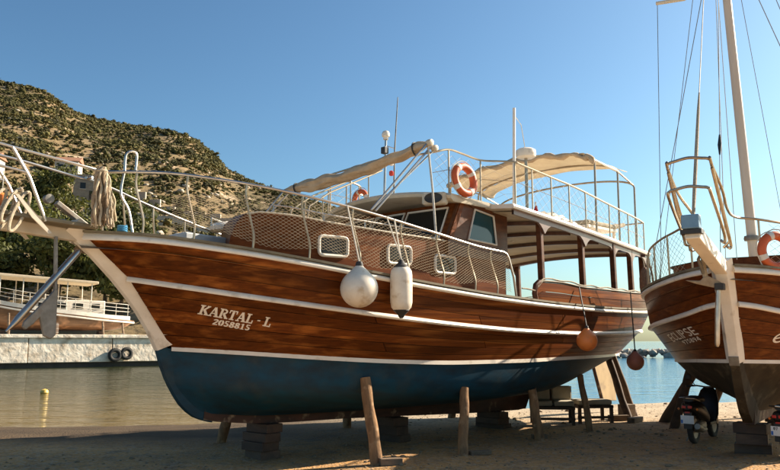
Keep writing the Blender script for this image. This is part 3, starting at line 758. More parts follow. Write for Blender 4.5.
# ================================================================== MAIN BOAT
HM = Hull([
 Curve([(0,0),(.3,.33),(.7,.68),(1.2,1.02),(1.8,1.34),(2.4,1.58),(3,1.76),(3.8,1.92),(4.8,2.06),(6,2.15),(7.2,2.19),(8.4,2.16),(9.6,2.05),(10.8,1.88),(11.7,1.68),(12.3,1.36),(12.7,.85),(12.85,0)],
       [(0,2.938),(.7,2.892),(1.5,2.79),(2.4,2.665),(3.4,2.533),(4.6,2.405),(6,2.303),(7.5,2.244),(9,2.225),(10.5,2.246),(11.9,2.30),(12.85,2.34)]),
 Curve([(.60,0),(.9,.36),(1.3,.72),(1.8,1.05),(2.4,1.38),(3,1.62),(3.8,1.83),(4.8,1.98),(6,2.08),(7.2,2.12),(8.5,2.08),(10,1.92),(11,1.72),(11.7,1.46),(12.3,1.0),(12.6,.55),(12.7,0)],
       [(.6,2.463),(1.2,2.339),(2,2.205),(3,2.07),(4,1.964),(5.2,1.874),(6.5,1.811),(8,1.785),(9.5,1.80),(11,1.85),(12.7,1.92)]),
 Curve([(1.27,0),(1.6,.35),(2,.68),(2.6,1.08),(3.2,1.38),(3.8,1.6),(4.8,1.82),(6,1.95),(7.2,2.0),(8.5,1.92),(10,1.62),(11,1.28),(11.7,.9),(12.2,.4),(12.35,0)],
       [(1.27,1.564),(2,1.508),(3,1.429),(4,1.37),(5.2,1.336),(6.5,1.338),(8,1.36),(9.5,1.373),(11,1.39),(12.35,1.44)]),
 Curve([(1.46,0),(1.9,.42),(2.6,.88),(3.6,1.24),(5,1.52),(6.5,1.62),(8,1.55),(9.5,1.2),(10.8,.72),(11.7,.25),(11.95,0)],
       [(1.46,1.08),(2.5,.96),(4,.86),(6,.78),(8,.82),(9.5,.97),(11,1.15),(11.95,1.26)]),
 Curve([(1.80,.05),(3,.16),(5,.24),(7,.24),(9,.14),(10.5,.06),(11.5,.03)],
       [(1.80,.70),(3,.60),(6,.56),(8,.58),(9.3,.74),(10.5,.95),(11.5,1.16)])])
OM = V(-3.934, 9.116, 0); AM = math.radians(45)
boat = thing('wooden_boat', 'large varnished wooden tour boat with blue bottom, KARTAL - L on its bow', 'boat', OM, AM)
RM = Matrix.Rotation(AM, 3, 'Z')
def B(s, u, z): return V(s, -u, z)
def BW(s, u, z): return OM + RM @ V(s, -u, z)
def su(s): return HM.c[0].u(s)
def sz(s): return HM.c[0].z(s)
build_hull(HM, boat, 3, 5, M['blue'], M['plank'])
STEM = [(-.03,2.97),(.15,2.84),(.305,2.717),(.60,2.437),(.80,2.22),(.945,2.045),(1.12,1.791),(1.225,1.60),(1.26,1.535)]
stem_piece(STEM, (.045,.05), (.215,.185), (.195,.175), 'stem', M['white'], boat)
stem_piece([(1.262,1.532),(1.335,1.326),(1.40,1.18),(1.465,1.063),(1.55,.93),(1.63,.823),(1.73,.73),(1.84,.653),(1.96,.605),(2.09,.569)], (.04,.06), (.1,.1), (.12,.3), 'forefoot', M['blue'], boat)
mb = MB(); rows = []                                             # keel
for i in range(31):
    s = 1.95 + (9.15 - 1.95) * i / 30; zb = pch([1.95,2.1,3.1,4.55,8,9.15],[.60,.566,.475,.438,.31,.285])(s); zt = HM.c[4].z(s) + .04; zm = zb + .15
    rows.append([B(s,.075,zb), B(s,-.075,zb), B(s,-.085,zm), B(s,-.1,zt), B(s,.1,zt), B(s,.085,zm)])
mb.strip(rows, closed=True); mb.poly(rows[0]); mb.poly(rows[-1][::-1]); obj('keel', mb, M['keel'], boat)
mb = MB(); mb.prism([B(9.15,.06,.285), B(9.4,.06,.30), B(9.75,.06,.85), B(9.2,.06,.78)], B(0,-.12,0)); obj('stern_post', mb, M['keel'], boat)
# propeller shaft and rudder under the counter
mb = MB(); mb.tube([B(9.3,0,.62), B(10.25,0,.56)], .03, 8)
for k in range(3):
    a = k * 2 * PI / 3 + .4; mb.prism([B(10.12,.03*math.cos(a),.565+.03*math.sin(a)), B(10.10,.24*math.cos(a-.3),.565+.24*math.sin(a-.3)), B(10.16,.26*math.cos(a),.565+.26*math.sin(a)), B(10.22,.22*math.cos(a+.35),.565+.22*math.sin(a+.35))], B(.015,0,0))
obj('propeller', mb, M['galv'], boat)
rud = obj('rudder', MB().prism([B(12.1,.035,1.25), B(13.05,.035,1.28), B(13.15,.035,.25), B(12.55,.035,.27)], B(0,-.07,0)), M['board'], boat, bevel=.015)
obj('rudder_stock', MB().tube([B(12.13,0,1.9), B(12.2,0,1.05), B(12.52,0,.3)], .04, 8), M['keel'], rud)
# lettering on the bow
lettering(HM, boat, 'KARTAL - L', SERIF, (1.475,1.995), (2.255,1.83), .115)
lettering(HM, boat, '2058815', SERIF, (1.655,1.865), (2.055,1.785), .07, name='numeral')

# ---- cabin trunk
tru = pch([1.93,2.0,2.12,2.25,2.64,3.2,4.26,5.36,6.95],[.56,.61,.69,.77,.98,1.16,1.30,1.37,1.42])
trz = pch([1.93,1.955,2.0,2.06,2.12,2.25,2.64,3.2,4.26,5.36,6.95],[2.85,3.05,3.2,3.30,3.36,3.39,3.37,3.31,3.26,3.235,3.17])
def skew(s, q): return s + .62 * max(0, (2.9 - s) / .97) * (1 - q) / 2 if s < 2.9 else s     # the front face is set obliquely
mb = MB(); rows = []
for s in [1.93,1.94,1.955,1.975,2.0,2.03,2.06,2.09,2.12,2.18,2.25,2.4] + list(np.linspace(2.6, 6.95, 22)):
    u = tru(s); z = trz(s); b = min(sz(s) - .12, z - .01)
    rows.append([B(skew(s,1),u,b), B(skew(s,1),u,z-.02)] + [B(skew(s,q), u*q, z + .05*(1-q*q)) for q in (.97,.8,.5,.2,-.2,-.5,-.8,-.97)] + [B(skew(s,-1),-u,z-.02), B(skew(s,-1),-u,b)])
mb.strip(rows); mb.poly(rows[0]); mb.poly(rows[-1][::-1]); trunk = obj('cabin_trunk', mb, M['cabinwood'], boat, True)
mb = MB(); rows = []
for s in list(np.linspace(2.95, 5.5, 12)):
    u = tru(s) - .05; z = trz(s) + .012
    rows.append([B(s, u*q, z + .055*(1-q*q)) for q in (1,.7,.35,0,-.35,-.7,-1)])
mb.strip(rows); obj('cabin_top', mb, M['cream'], trunk, True)
for sd in (1, -1):
    mb = MB(); mb.tube([B(s, sd*(tru(s)+.012), trz(s)-.005) for s in np.linspace(2.12 if sd > 0 else 2.95, 6.9, 36)], .016, 6, flat=.9); obj('trim_moulding', mb, M['cream'], trunk, True)
def rrect(c, ax, ay, w, h, rad, n=5):
    pts = []
    for cx, cy, a0 in ((w/2-rad,h/2-rad,0),(-w/2+rad,h/2-rad,90),(-w/2+rad,-h/2+rad,180),(w/2-rad,-h/2+rad,270)):
        for k in range(n + 1):
            a = math.radians(a0 + 90*k/n); pts.append(c + ax*(cx+rad*math.cos(a)) + ay*(cy+rad*math.sin(a)))
    return pts
def portlight(s, z, sd, w=.46, h=.27):
    du = (tru(s+.1) - tru(s-.1)) / .2; ax = V(1, -sd*du, 0).normalized(); ay = V(0,0,1); nn = V(0,-sd,0); nn = (nn - ax*nn.dot(ax)).normalized()
    c = B(s, sd*tru(s), z) + nn * .012
    f = obj('portlight', MB().tube(rrect(c, ax, ay, w, h, .06), .024, 8, closed=True), M['white'], trunk, True)
    obj('pane', MB().prism(rrect(c - nn*.02, ax, ay, w-.02, h-.02, .055), nn*.018), M['glass'], f)
for s, z in ((3.26,2.97),(4.44,2.93),(5.42,2.85)):
    portlight(s, z, 1); portlight(s, z, -1)
# vent dome and grab rails on the trunk
obj('deck_dome', MB().lathe([(.26,0),(.27,.05),(.22,.11),(.1,.14),(.01,.145)], B(2.75,-.75,3.33), 20), M['white'], boat, True)
obj('foredeck_hatch', MB().prism([B(1.60,.02,2.70), B(2.42,.02,2.60), B(2.42,.02,3.10), B(1.60,.02,3.13)], V(0,.6,0)), mat('hatch_grey', (.46,.47,.46), rough=.5), boat, bevel=.02)
for sd in (1, -1):
    mb = MB(); mb.tube([B(s, sd*(tru(s)-.12), trz(s)+.13+.0*s) for s in np.linspace(2.5, 5.35, 16)], .013, 6)
    for s in (2.5, 3.2, 3.9, 4.6, 5.35): mb.tube([B(s, sd*(tru(s)-.12), trz(s)), B(s, sd*(tru(s)-.12), trz(s)+.13)], .011, 6)
    obj('grab_rail', mb, M['steel'], boat, True)

# ---- wheelhouse
wh = bpy.data.objects.new('wheelhouse', None); C.objects.link(wh); wh.parent = boat
US = 1.38
def ws(k, u, kk=0):   # windscreen plane: k 0 bottom 1 top, slightly bowed forward at the centre line
    return B(5.42 + .30*k - .10*(1-(u/US)**2) + kk, u, 3.26 + .60*k)
def wframe(pts, r, mt, parent, name): return obj(name, MB().tube(pts, r, 6, closed=True), mt, parent, True)
for (u0, u1) in ((.42,1.27),(-.36,.34),(-1.27,-.44)):
    ps = [ws(.06,u0,-.02), ws(.06,u1,-.02), ws(.92,u1-.02*(u1>1),-.02), ws(.92,u0,-.02)]
    f = wframe(ps, .02, M['white'], wh, 'windscreen'); obj('pane', MB().poly([p + V(.015,0,0) for p in ps]), M['glass'], f)
mb = MB()                                            # frame of the windscreen
for u0, u1 in ((-1.45,-1.27),(-.44,-.36),(.34,.42),(1.27,1.45)):
    mb.prism([ws(0,u0), ws(0,u1), ws(1.05,u1), ws(1.05,u0)], B(.10,0,0))
for k0, k1 in ((-.06,.06),(.92,1.06)):
    for a, b in ((-1.42,-.7),(-.7,0),(0,.7),(.7,1.42)): mb.prism([ws(k0,a,.005), ws(k0,b,.005), ws(k1,b,.005), ws(k1,a,.005)], B(.09,0,0))
obj('windscreen_frame', mb, M['cabinwood'], wh)
for sd in (1, -1):                                   # side walls with one window each
    W = lambda s, z: B(s, sd * 1.43, z)
    mb = MB(); off = B(0, -sd*.06, 0)
    mb.prism([W(5.44,3.0), W(7.02,3.0), W(7.02,3.26), W(5.44,3.30)], off)
    mb.prism([W(5.44,3.303), W(5.93,3.293), W(6.11,3.82), W(5.74,3.93)], off)
    mb.prism([W(6.70,3.262), W(7.02,3.258), W(7.02,3.90), W(6.62,3.90)], off)
    mb.prism([W(6.115,3.823), W(6.625,3.76), W(6.62,3.9), W(5.80,3.95)], off)
    obj('side_wall', mb, M['darkwood'], wh)
    ps = [B(s, sd*1.442, z) for s, z in ((5.94,3.30),(6.69,3.27),(6.62,3.755),(6.12,3.815))]
    f = wframe(ps, .02, M['white'], wh, 'side_window'); obj('pane', MB().poly([p + B(0,-sd*.03,0) for p in ps]), M['glassblue'], f)
mb = MB(); mb.prism([B(7.0,1.36,2.1), B(7.0,-1.36,2.1), B(7.0,-1.36,3.0), B(7.0,1.36,3.0)], B(.05,0,0))
for a, b in ((1.36,.9),(-.9,-1.36)): mb.prism([B(7.0,a,3.0), B(7.0,b,3.0), B(7.0,b,3.9), B(7.0,a,3.9)], B(.05,0,0))
obj('aft_bulkhead', mb, M['darkwood'], wh)
# wheelhouse roof: cambered, round-fronted, with a cream fascia
mb = MB(); rows = []; UR = 1.56
def whz(s, q): return 3.975 - .03*(s-5.4) + .12*(1 - q*q)
rs = []
for q in np.linspace(-1, 1, 17):
    s0 = 5.38 - .27 * (1 - abs(q)**2.6); 
    rs.append([B(s0, UR*q, whz(5.3,q)-.085), B(s0-.02, UR*q, whz(5.3,q)-.04), B(s0+.02, UR*q*.99, whz(5.3,q))] + [B(s0+(6.75-s0)*k, UR*q*.99, whz(s0+(6.75-s0)*k, q)) for k in (.15,.4,.7,1)] + [B(6.75, UR*q*.99, whz(6.7,q)-.08), B(s0+.1, UR*q*.97, whz(5.5,q)-.11)])
mb.strip(rs, closed=True); mb.poly(rs[0]); mb.poly(rs[-1][::-1]); obj('wheelhouse_roof', mb, M['cream'], wh, True)
# loudspeaker under the roof edge
sp = obj('loudspeaker', MB().box((0,0,0), (.18,.40,.20), Matrix.Rotation(.45,3,'Z')), M['cream'], boat, bevel=.04); sp.location = B(5.28,1.30,3.90)
hn = obj('speaker_grille', MB().lathe([(.075,0),(.085,.01),(.06,-.03)], (0,0,0), 20, Matrix.Rotation(.45,3,'Z') @ Matrix.Rotation(-PI/2,3,'Y') @ Matrix.Diagonal((1,1.75,1))), M['black'], sp, True); hn.location = Matrix.Rotation(.45,3,'Z') @ V(-.092,0,0)

# ---- aft deck roof, posts and bulwark
rz = pch([6.4,7.2,8,9,10.2,11.0,11.8],[3.885,3.82,3.755,3.68,3.59,3.555,3.53])
ru = pch([6.4,8,9.5,10.6,11.8],[2.0,2.02,1.98,1.90,1.72])
mb = MB(); rows = []
for s in np.linspace(6.42, 11.75, 26):
    row = [B(s, ru(s)*q, rz(s) + .10*(1-q*q)) for q in np.linspace(-1, 1, 11)]
    row += [B(s, ru(s)+.015, rz(s)-.035), B(s, ru(s), rz(s)-.07)] + [B(s, ru(s)*q*.985, rz(s) - .07 + .10*(1-q*q)) for q in np.linspace(1, -1, 11)] + [B(s, -ru(s), rz(s)-.07), B(s, -ru(s)-.015, rz(s)-.035)]
    rows.append(row)
mb.strip(rows, closed=True); mb.poly(rows[0]); mb.poly(rows[-1][::-1]); aroof = obj('aft_roof', mb, M['white'], boat, True)
mb = MB(); rows = []
for s in np.linspace(6.6, 11.6, 26): rows.append([B(s, ru(s)*q*.93, rz(s) - .082 + .10*(1-q*q)) for q in np.linspace(-1, 1, 11)])
mb.strip(rows); obj('ceiling_lining', mb, M['cream'], aroof, True)
for s in (7.4, 8.4, 9.4, 10.4, 11.3):
    mb = MB(); mb.strip([[B(s+d, 1.80*q, rz(s) - dz + .10*(1-q*q)) for d, dz in ((0,.085),(0,.15),(.06,.15),(.06,.085))] for q in np.linspace(-1, 1, 9)]); obj('ceiling_beam', mb, M['fascia'], aroof)
posts = [7.38, 8.72, 9.88, 10.74, 11.62]
pu = lambda s: min(1.88, su(s) - .1)
for sd in (1, -1):
    for s in posts:
        lean = -.05
        mb = MB(); u = pu(s) * sd; zt = rz(s) - .075
        mb.bar(B(s, u, sz(s) - .1), B(s - .05, u, zt), .085, .10, up=(0,1,0)); obj('post', mb, M['darkwood'], boat, bevel=.01)
    # fascia with arched haunches between the posts
    allp = [6.5] + posts + [11.72]
    for a, b in zip(allp[:-1], allp[1:]):
        n = 14; top, bot = [], []
        for i in range(n + 1):
            k = i / n; s = a + (b - a) * k; e = min(k, 1 - k) * (b - a); dep = .155 + .17 * max(0, 1 - e / .22) ** 1.8
            if a == 6.5: dep = .155 + (.17 * max(0, 1 - (1-k)*(b-a) / .22) ** 1.8)
            u = sd * (ru(s) - .05); top.append(B(s, u, rz(s) - .06)); bot.append(B(s, u, rz(s) - dep))
        mb = MB(); mb.strip([top, bot]); mb.strip([[p + B(0,-sd*.045,0) for p in top], [p + B(0,-sd*.045,0) for p in bot]]); mb.strip([bot, [p + B(0,-sd*.045,0) for p in bot]])
        obj('fascia_arch', mb, M['fascia'], aroof)
# raised bulwark of the aft deck: two planks a side, rounded front end
bz = pch([6.78,6.86,7.0,7.44,8.4,9.85,10.67,12,12.85],[2.42,2.56,2.615,2.62,2.575,2.585,2.595,2.66,2.70])
for sd in (1, -1):
    for k, (a, b) in enumerate(((.0,.5),(.5,1.0))):
        ss = [q for q in list(np.linspace(6.80, 12.4, 40)) + [12.55, 12.7, 12.79, 12.84, 12.85]]
        mb = MB(); rows = []
        for s in ss:
            z0 = sz(s) + .05; z1 = bz(s); u = su(s) - .03; p = lambda f, o: B(s, sd*max(u - o, 0), z0 + (z1-z0)*f)
            rows.append([p(a+.015,.03), p(a+.015,0), p(b-.015,0), p(b-.015,.03)])
        mb.strip(rows, closed=True); mb.poly(rows[0]); obj('bulwark_plank', mb, M['plank'], boat)
    mb = MB(); mb.tube([B(s, sd*max(su(s)-.045,0), bz(s)+.02) for s in list(np.linspace(6.82, 12.4, 40)) + [12.6,12.75,12.85]], .035, 8, flat=.6); obj('bulwark_cap', mb, M['cap'], boat, True)
    mb = MB(); mb.tube([B(s, sd*max(su(s)-.02,0), bz(s)+.055+.012*math.sin(s*9)) for s in np.linspace(6.4, 12.2, 50)], .013, 6); obj('bulwark_rope', mb, M['rope'], boat, True)
obj('bulwark_end', MB().tube([B(6.80,su(6.8)-.045,2.30), B(6.76,su(6.8)-.045,2.42), B(6.80,su(6.8)-.045,2.56), B(6.9,su(6.9)-.045,2.62)], .045, 8), M['darkwood'], boat, True)
# bench seat and table inside the aft deck
obj('aft_bench', MB().box(B(10.0,-1.35,2.2), (2.6,.45,.42)), M['cream'], boat, bevel=.03)
obj('companion_locker', MB().box(B(7.35,.2,2.55), (.5,1.2,.9)), M['cabinwood'], boat, bevel=.02)

# ---- deck rails: stanchions with a kink, round tube
rlz = pch([.2,.8,1.4,2,2.8,3.6,4.6,5.6,6.12],[3.715,3.725,3.677,3.607,3.494,3.37,3.211,3.075,3.045])
rlu = lambda s: su(s) - .10
for sd in (1, -1):
    rl = bpy.data.objects.new('deck_rail', None); C.objects.link(rl); rl.parent = boat
    pts = [B(s, sd*rlu(s), rlz(s)) for s in np.linspace(.3, 6.05, 40)] + [B(6.13,sd*rlu(6.13),3.02), B(6.18,sd*rlu(6.2),2.96), B(6.30,sd*rlu(6.3),2.66), B(6.36,sd*rlu(6.36),2.33)]
    obj('top_rail', MB().tube(pts, .019, 8), M['steel'], rl, True)
    for s in (.62,1.12,1.76,2.45,3.16,3.95,4.6,5.25,5.75):
        b = sz(s) + .03; t = rlz(s); u = sd*rlu(s)
        mb = MB(); mb.tube([B(s+.08,u+sd*.05,b), B(s+.085,u+sd*.055,b+.22*(t-b)), B(s+.06,u+sd*.03,b+.42*(t-b)), B(s+.0,u-sd*.01,b+.78*(t-b)), B(s,u,t)], .015, 7); mb = MB().tube(cr([B(s+.08,u+sd*.05,b), B(s+.085,u+sd*.055,b+.22*(t-b)), B(s+.06,u+sd*.03,b+.42*(t-b)), B(s+.0,u-sd*.01,b+.78*(t-b)), B(s,u,t)], 4), .0145, 7); obj('stanchion', mb, M['steel_warm'], rl, True)
    if sd == 1:
        f = lambda a: .95 + a * 5.2
        mb = lattice(lambda a: B(f(a), rlu(f(a))+.015, rlz(f(a))-.06 - (.22*max(0,1-a*4))), lambda a: B(f(a)+.02, rlu(f(a))+.05, sz(f(a))+.16 + .05*math.sin(a*23)), 144, 30, .0024)
        obj('netting', mb, M['net'], rl, kind='stuff')

# ---- bowsprit platform and pulpit
mb = MB(); mb.prism([B(-2.0,.26,3.12), B(.25,.34,2.985), B(.25,.34,3.035), B(-2.0,.26,3.17)], B(0,-.6,0)); obj('bowsprit_platform', mb, M['cap'], boat, bevel=.01)
mb = MB(); mb.bar(B(-2.0,0,3.06), B(.5,0,2.90), .12, .14); obj('bowsprit', mb, M['cream'], boat, bevel=.015)
pul = bpy.data.objects.new('pulpit', None); C.objects.link(pul); pul.parent = boat
pts = [B(.36,.17,3.72), B(.1,.33,3.72), B(-.77,.35,3.81), B(-1.75,.33,3.93), B(-2.05,.2,3.97), B(-2.12,0,3.98), B(-2.05,-.2,3.97), B(-1.75,-.33,3.94), B(-.54,-.35,3.84), B(.25,-.34,3.73), B(.36,-.17,3.72)]
obj('pulpit_rail', MB().tube(cr(pts), .019, 8), M['steel'], pul, True)
for sd in (1, -1):
    obj('pulpit_strut', MB().tube([B(-.79,.35*sd,3.81), B(-.58,.33*sd,3.5), B(-.36,.3*sd,3.02)], .02, 8), M['steel'], pul, True)
    obj('pulpit_strut', MB().tube([B(-1.85,.31*sd,3.93), B(-1.6,.28*sd,3.1)], .022, 8), M['steel'], pul, True)
    obj('mid_rail', MB().tube([B(-.62,.335*sd,3.55), B(-1.2,.33*sd,3.62), B(-1.8,.31*sd,3.68)], .016, 8), M['steel'], pul, True)
    obj('cheek_plate', MB().prism([B(-.72,.31*sd,3.29), B(-.68,.31*sd,3.29), B(-.48,.33*sd,3.08), B(-.30,.34*sd,2.88), B(-.34,.34*sd,2.87), B(-.53,.33*sd,3.04)], B(0,.02*sd,0)), M['cream'], pul)
# bent davit tube at the bow
obj('davit', MB().tube(cr([B(.66,.42,2.9), B(.60,.38,3.25), B(.50,.36,3.45), B(.53,.36,3.75), B(.535,.36,3.93), B(.57,.36,3.99), B(.63,.36,4.01), B(.68,.36,3.97), B(.675,.36,3.78)]), .016, 8), M['steel'], boat, True)
obj('anchor_chute', MB().bar(B(-.16,.05,3.30), B(.30,.05,3.0), .09, .06), M['galv'], boat, bevel=.01)
obj('roller', MB().lathe([(.02,-.05),(.055,-.045),(.035,0),(.055,.045),(.02,.05)], B(-.25,.05,3.33), 16, Matrix.Rotation(PI/2,3,'X')), M['galv'], boat, True)

# ---- flybridge rail
fb = bpy.data.objects.new('flybridge_rail', None); C.objects.link(fb); fb.parent = boat
for sd in (1, -1):
    f_pts = [B(4.98,sd*.9,4.60), B(5.12,sd*1.40,4.62), B(5.44,sd*1.46,4.71), B(5.8,sd*1.46,4.70), B(6.21,sd*1.5,4.66), B(6.45,sd*1.72,4.645), B(6.6,sd*1.92,4.625)]
    a_pts = [B(s, sd*(ru(s)-.06), z) for s, z in ((6.75,4.595),(7.6,4.515),(8.46,4.44),(9.7,4.30),(11.0,4.20),(11.55,4.16))]
    obj('top_rail', MB().tube(cr(f_pts + a_pts), .017, 7), M['steel_warm'], fb, True)
    obj('lower_wire', MB().tube([p - V(0,0,.33) for p in f_pts[1:] + a_pts], .005, 4), M['steel_warm'], fb)
    for p in [f_pts[2], f_pts[4], f_pts[6]] + [B(s, sd*(ru(s)-.06), pch([6.75,7.6,8.46,9.7,11,11.55],[4.595,4.515,4.44,4.30,4.20,4.16])(s)) for s in (7.05,7.62,8.2,8.78,9.72,10.6,11.1,11.55)]:
        base = (rz(p.x) if p.x > 6.5 else whz(p.x, .93)); obj('stanchion', MB().tube([V(p.x, p.y, base - .01), p], .014, 7), M['steel_warm'], fb, True)
    top = lambda a: (lambda s: B(s, sd*((1.46 if s < 6.2 else min(ru(s)-.06, 1.46 + (s-6.2)*1.1))), pch([5.1,6.2,7.6,9.7,11.6],[4.62,4.63,4.5,4.28,4.14])(s)))(5.1 + 6.4*a)
    obj('netting', lattice(top, lambda a: V(top(a).x, top(a).y, (rz(top(a).x) if top(a).x > 6.5 else whz(top(a).x,.93)) + .04), 60, 8, .0022), M['whiterope'], fb, kind='stuff')
obj('cross_rail', MB().tube([B(4.98,.9,4.60), B(4.92,0,4.62), B(4.98,-.9,4.60)], .017, 7), M['steel_warm'], fb, True)
obj('cross_rail', MB().tube([B(11.56,1.68,4.16), B(11.62,0,4.18), B(11.56,-1.68,4.16)], .017, 7), M['steel_warm'], fb, True)
# companion stairs rail on the far side of the wheelhouse front
for du in (0, .5):
    obj('stair_rail', MB().tube([B(4.35,-1.35+du,3.3), B(4.45,-1.35+du,3.95), B(4.9,-1.35+du,4.25), B(6.2,-1.35+du,4.86)], .016, 7), M['steel_warm'], fb, True)
    for s, z0, z1 in ((4.75,3.3,4.16),(5.3,4.0,4.43),(5.85,4.05,4.69)): obj('stair_post', MB().tube([B(s,-1.35+du,z0), B(s,-1.35+du,z1)], .013, 6), M['steel_warm'], fb, True)
# masts and antennas
obj('signal_mast', MB().tube([B(6.86,1.70,3.9), B(6.93,1.70,5.68)], .026, 10), M['white'], boat, True)
am = obj('light_mast', MB().tube([B(6.3,-.9,4.1), B(6.35,-.9,5.5)], .022, 8), M['steel'], boat, True)
obj('mast_lamp', MB().lathe([(.05,0),(.05,.05),(.075,.06),(.08,.11),(.06,.16),(.02,.18)], B(6.35,-.9,5.5), 14), M['white'], am, True)
obj('lamp_box', MB().box(B(6.32,-.9,5.28), (.11,.11,.13)), M['black'], am, bevel=.01)
obj('red_lamp', MB().lathe([(.03,0),(.045,.02),(.045,.08),(.02,.1)], B(6.40,-.80,4.78), 12), M['red'], am, True)
obj('white_lamp', MB().lathe([(.03,0),(.045,.02),(.045,.08),(.02,.1)], B(6.40,-.80,4.98), 12), M['white'], am, True)
obj('whip_antenna', MB().tube([B(6.46,-.8,4.1), B(6.49,-.8,5.3), B(6.58,-.8,6.38)], [.018,.015,.009], 6), M['galv'], boat, True)
obj('antenna_stay', MB().tube([B(6.36,-.9,5.38), B(6.5,-.8,5.33)], .009, 5), M['steel'], boat)
rd = obj('radar_dome', MB().lathe([(.14,0),(.19,.025),(.205,.08),(.195,.16),(.14,.195),(.02,.20)], B(8.7,.7,5.26), 22), M['white'], boat, True)
obj('radar_post', MB().tube([B(8.7,.7,3.75), B(8.7,.7,5.26)], .032, 8), M['steel_warm'], rd, True)
obj('signal_halyard', MB().tube([B(6.93,1.70,5.55), B(7.7,1.3,5.62), B(8.6,.75,5.46)], .007, 4), M['whiterope'], boat)

# ---- bimini over the after part of the flybridge
bi = bpy.data.objects.new('bimini', None); C.objects.link(bi); bi.parent = boat
def hoop(s, u, z, zt, q): return B(s, u*math.sin(q*PI/2) if abs(q) < 1 else u*q, z + (zt - z) * math.cos(q*PI/2) ** .8)
hoops = [(9.36,1.84,5.08,5.42),(10.33,1.80,5.02,5.38),(11.1,1.76,4.84,5.14)]
for k, (s, u, z, zt) in enumerate(hoops):
    pts = [B(s-.02,u,rz(s)-.02)] + [hoop(s,u,z,zt,q) for q in np.linspace(.98,-.98,25)] + [B(s-.02,-u,rz(s)-.02)]
    obj('hoop', MB().tube(pts, .021, 8), M['steel_warm'], bi, True)
for sd in (1, -1): obj('side_bar', MB().tube([hoop(*h, .9*sd) for h in hoops], .016, 7), M['steel_warm'], bi, True)
def canopy(s0, s1, h0, h1, q0, q1, sag, name):
    mb = MB(); rows = []
    for i in range(15):
        k = i / 14; s = s0 + (s1-s0)*k; row = []
        for j in range(41):
            q = q0 + (q1-q0)*j/40; a = hoop(*h0, q); b = hoop(*h1, q); p = a.lerp(b, k)
            wv = .016*math.sin(j*1.15)*(1-k)**2 + .010*math.sin(j*.6 + k*6)
            row.append(V(s, p.y, p.z + .025 - sag*math.sin(k*PI) + wv))
        rows.append(row)
    mb.strip(rows); o = obj(name, mb, M['canopy'], bi, True, fix=False); m = o.modifiers.new('thick', 'SOLIDIFY'); m.thickness = .006; return o
canopy(9.30, 10.40, hoops[0], hoops[1], -.86, .97, .03, 'canopy')
canopy(10.42, 10.92, hoops[1], hoops[1], -.95, .80, .03, 'canopy_flap')
# gathered valance rolled along the front hoop
mb = MB(); pts = []; rr = []
for j in range(48):
    q = -.95 + 1.92*j/47; p = hoop(*hoops[0], q); pts.append(p + V(-.06, 0, -.02 + .03*math.sin(j*.9))); rr.append(.05 + .018*math.sin(j*1.7) + .014*math.sin(j*.63))
mb.tube(pts, rr, 9); obj('rolled_valance', mb, M['canvas'], bi, True)

# ---- folded awning hoop over the foredeck, raked forward over the cabin top
aw = bpy.data.objects.new('folded_awning', None); C.objects.link(aw); aw.parent = boat
PT, ST = B(4.86,1.52,4.70), B(4.42,-1.52,4.33); PF, SF = B(3.68,1.50,3.50), B(3.95,-1.5,3.50)
for d in (0, .09):
    obj('awning_arm', MB().tube([PF + V(d,0,0), PT + V(d*.9,-.01,-d*.5)], .016, 7), M['steel'], aw, True)
    obj('awning_arm', MB().tube([SF + V(d,0,.3), ST + V(d,0,-d*.5)], .016, 7), M['steel'], aw, True)
obj('awning_arm', MB().tube([PF + V(.05,.02,.02), PT + V(.10,-.03,-.12)], .013, 7), M['steel'], aw, True)
mb = MB(); rows = []; dv = (ST - PT); L_ = dv.length; ax1 = dv.normalized(); ax2 = ax1.cross(V(0,0,1)).normalized(); ax3 = ax2.cross(ax1)
for j in range(150):
    k = j / 149; c = PT.lerp(ST, k) + V(0,0,-.02 - .09*math.sin(k*PI) + .012*math.sin(k*31))
    r0 = (.066 + .034*math.sin(k*PI)**.7 + .010*math.sin(k*17+1) + .006*math.sin(k*41)) * min(1, .55 + 9*min(k, 1-k))
    row = []
    for q in range(28):
        a = 2*PI*q/28; f = 1 + .13*math.sin(2*a + 5*k + 1.2*math.sin(k*9)) + .10*math.sin(4*a - 11*k + 1.5*math.sin(k*13)) + .06*math.sin(7*a + 19*k) + .03*math.sin(11*a - 37*k)
        row.append(c + (ax2*math.cos(a) + ax3*math.sin(a)) * r0 * f)
    rows.append(row)
mb.strip(rows, closed=True); mb.poly(rows[0]); mb.poly(rows[-1][::-1]); o = obj('canvas_roll', mb, M['canvas'], aw, True)
for k in (.07, .90):
    p = PT.lerp(ST, k) + V(0,0,-.02-.1*math.sin(k*PI)); d = (ST-PT).normalized(); a = d.cross(V(0,0,1)).normalized()
    obj('lashing', MB().tube(ring_torus(p, .105 if k < .5 else .09, .014, a, d.cross(a)), .014, 6, closed=True), M['black'], aw, True)
obj('end_cap', MB().lathe([(.02,-.05),(.05,-.04),(.058,0),(.05,.05),(.02,.06)], PT + V(.02,-.03,.0), 14, Matrix.Rotation(PI/2,3,'X')), M['cream'], aw, True)
obj('end_cap', MB().lathe([(.02,-.05),(.045,-.04),(.052,0),(.045,.05),(.02,.06)], PT + V(.12,-.04,-.07), 14, Matrix.Rotation(PI/2,3,'X')), M['cream'], aw, True)
obj('awning_strap', MB().tube([PT + V(.02,0,-.05), B(4.72,1.75,3.9), B(4.58,1.93,3.24)], .017, 6), M['whiterope'], aw, True)

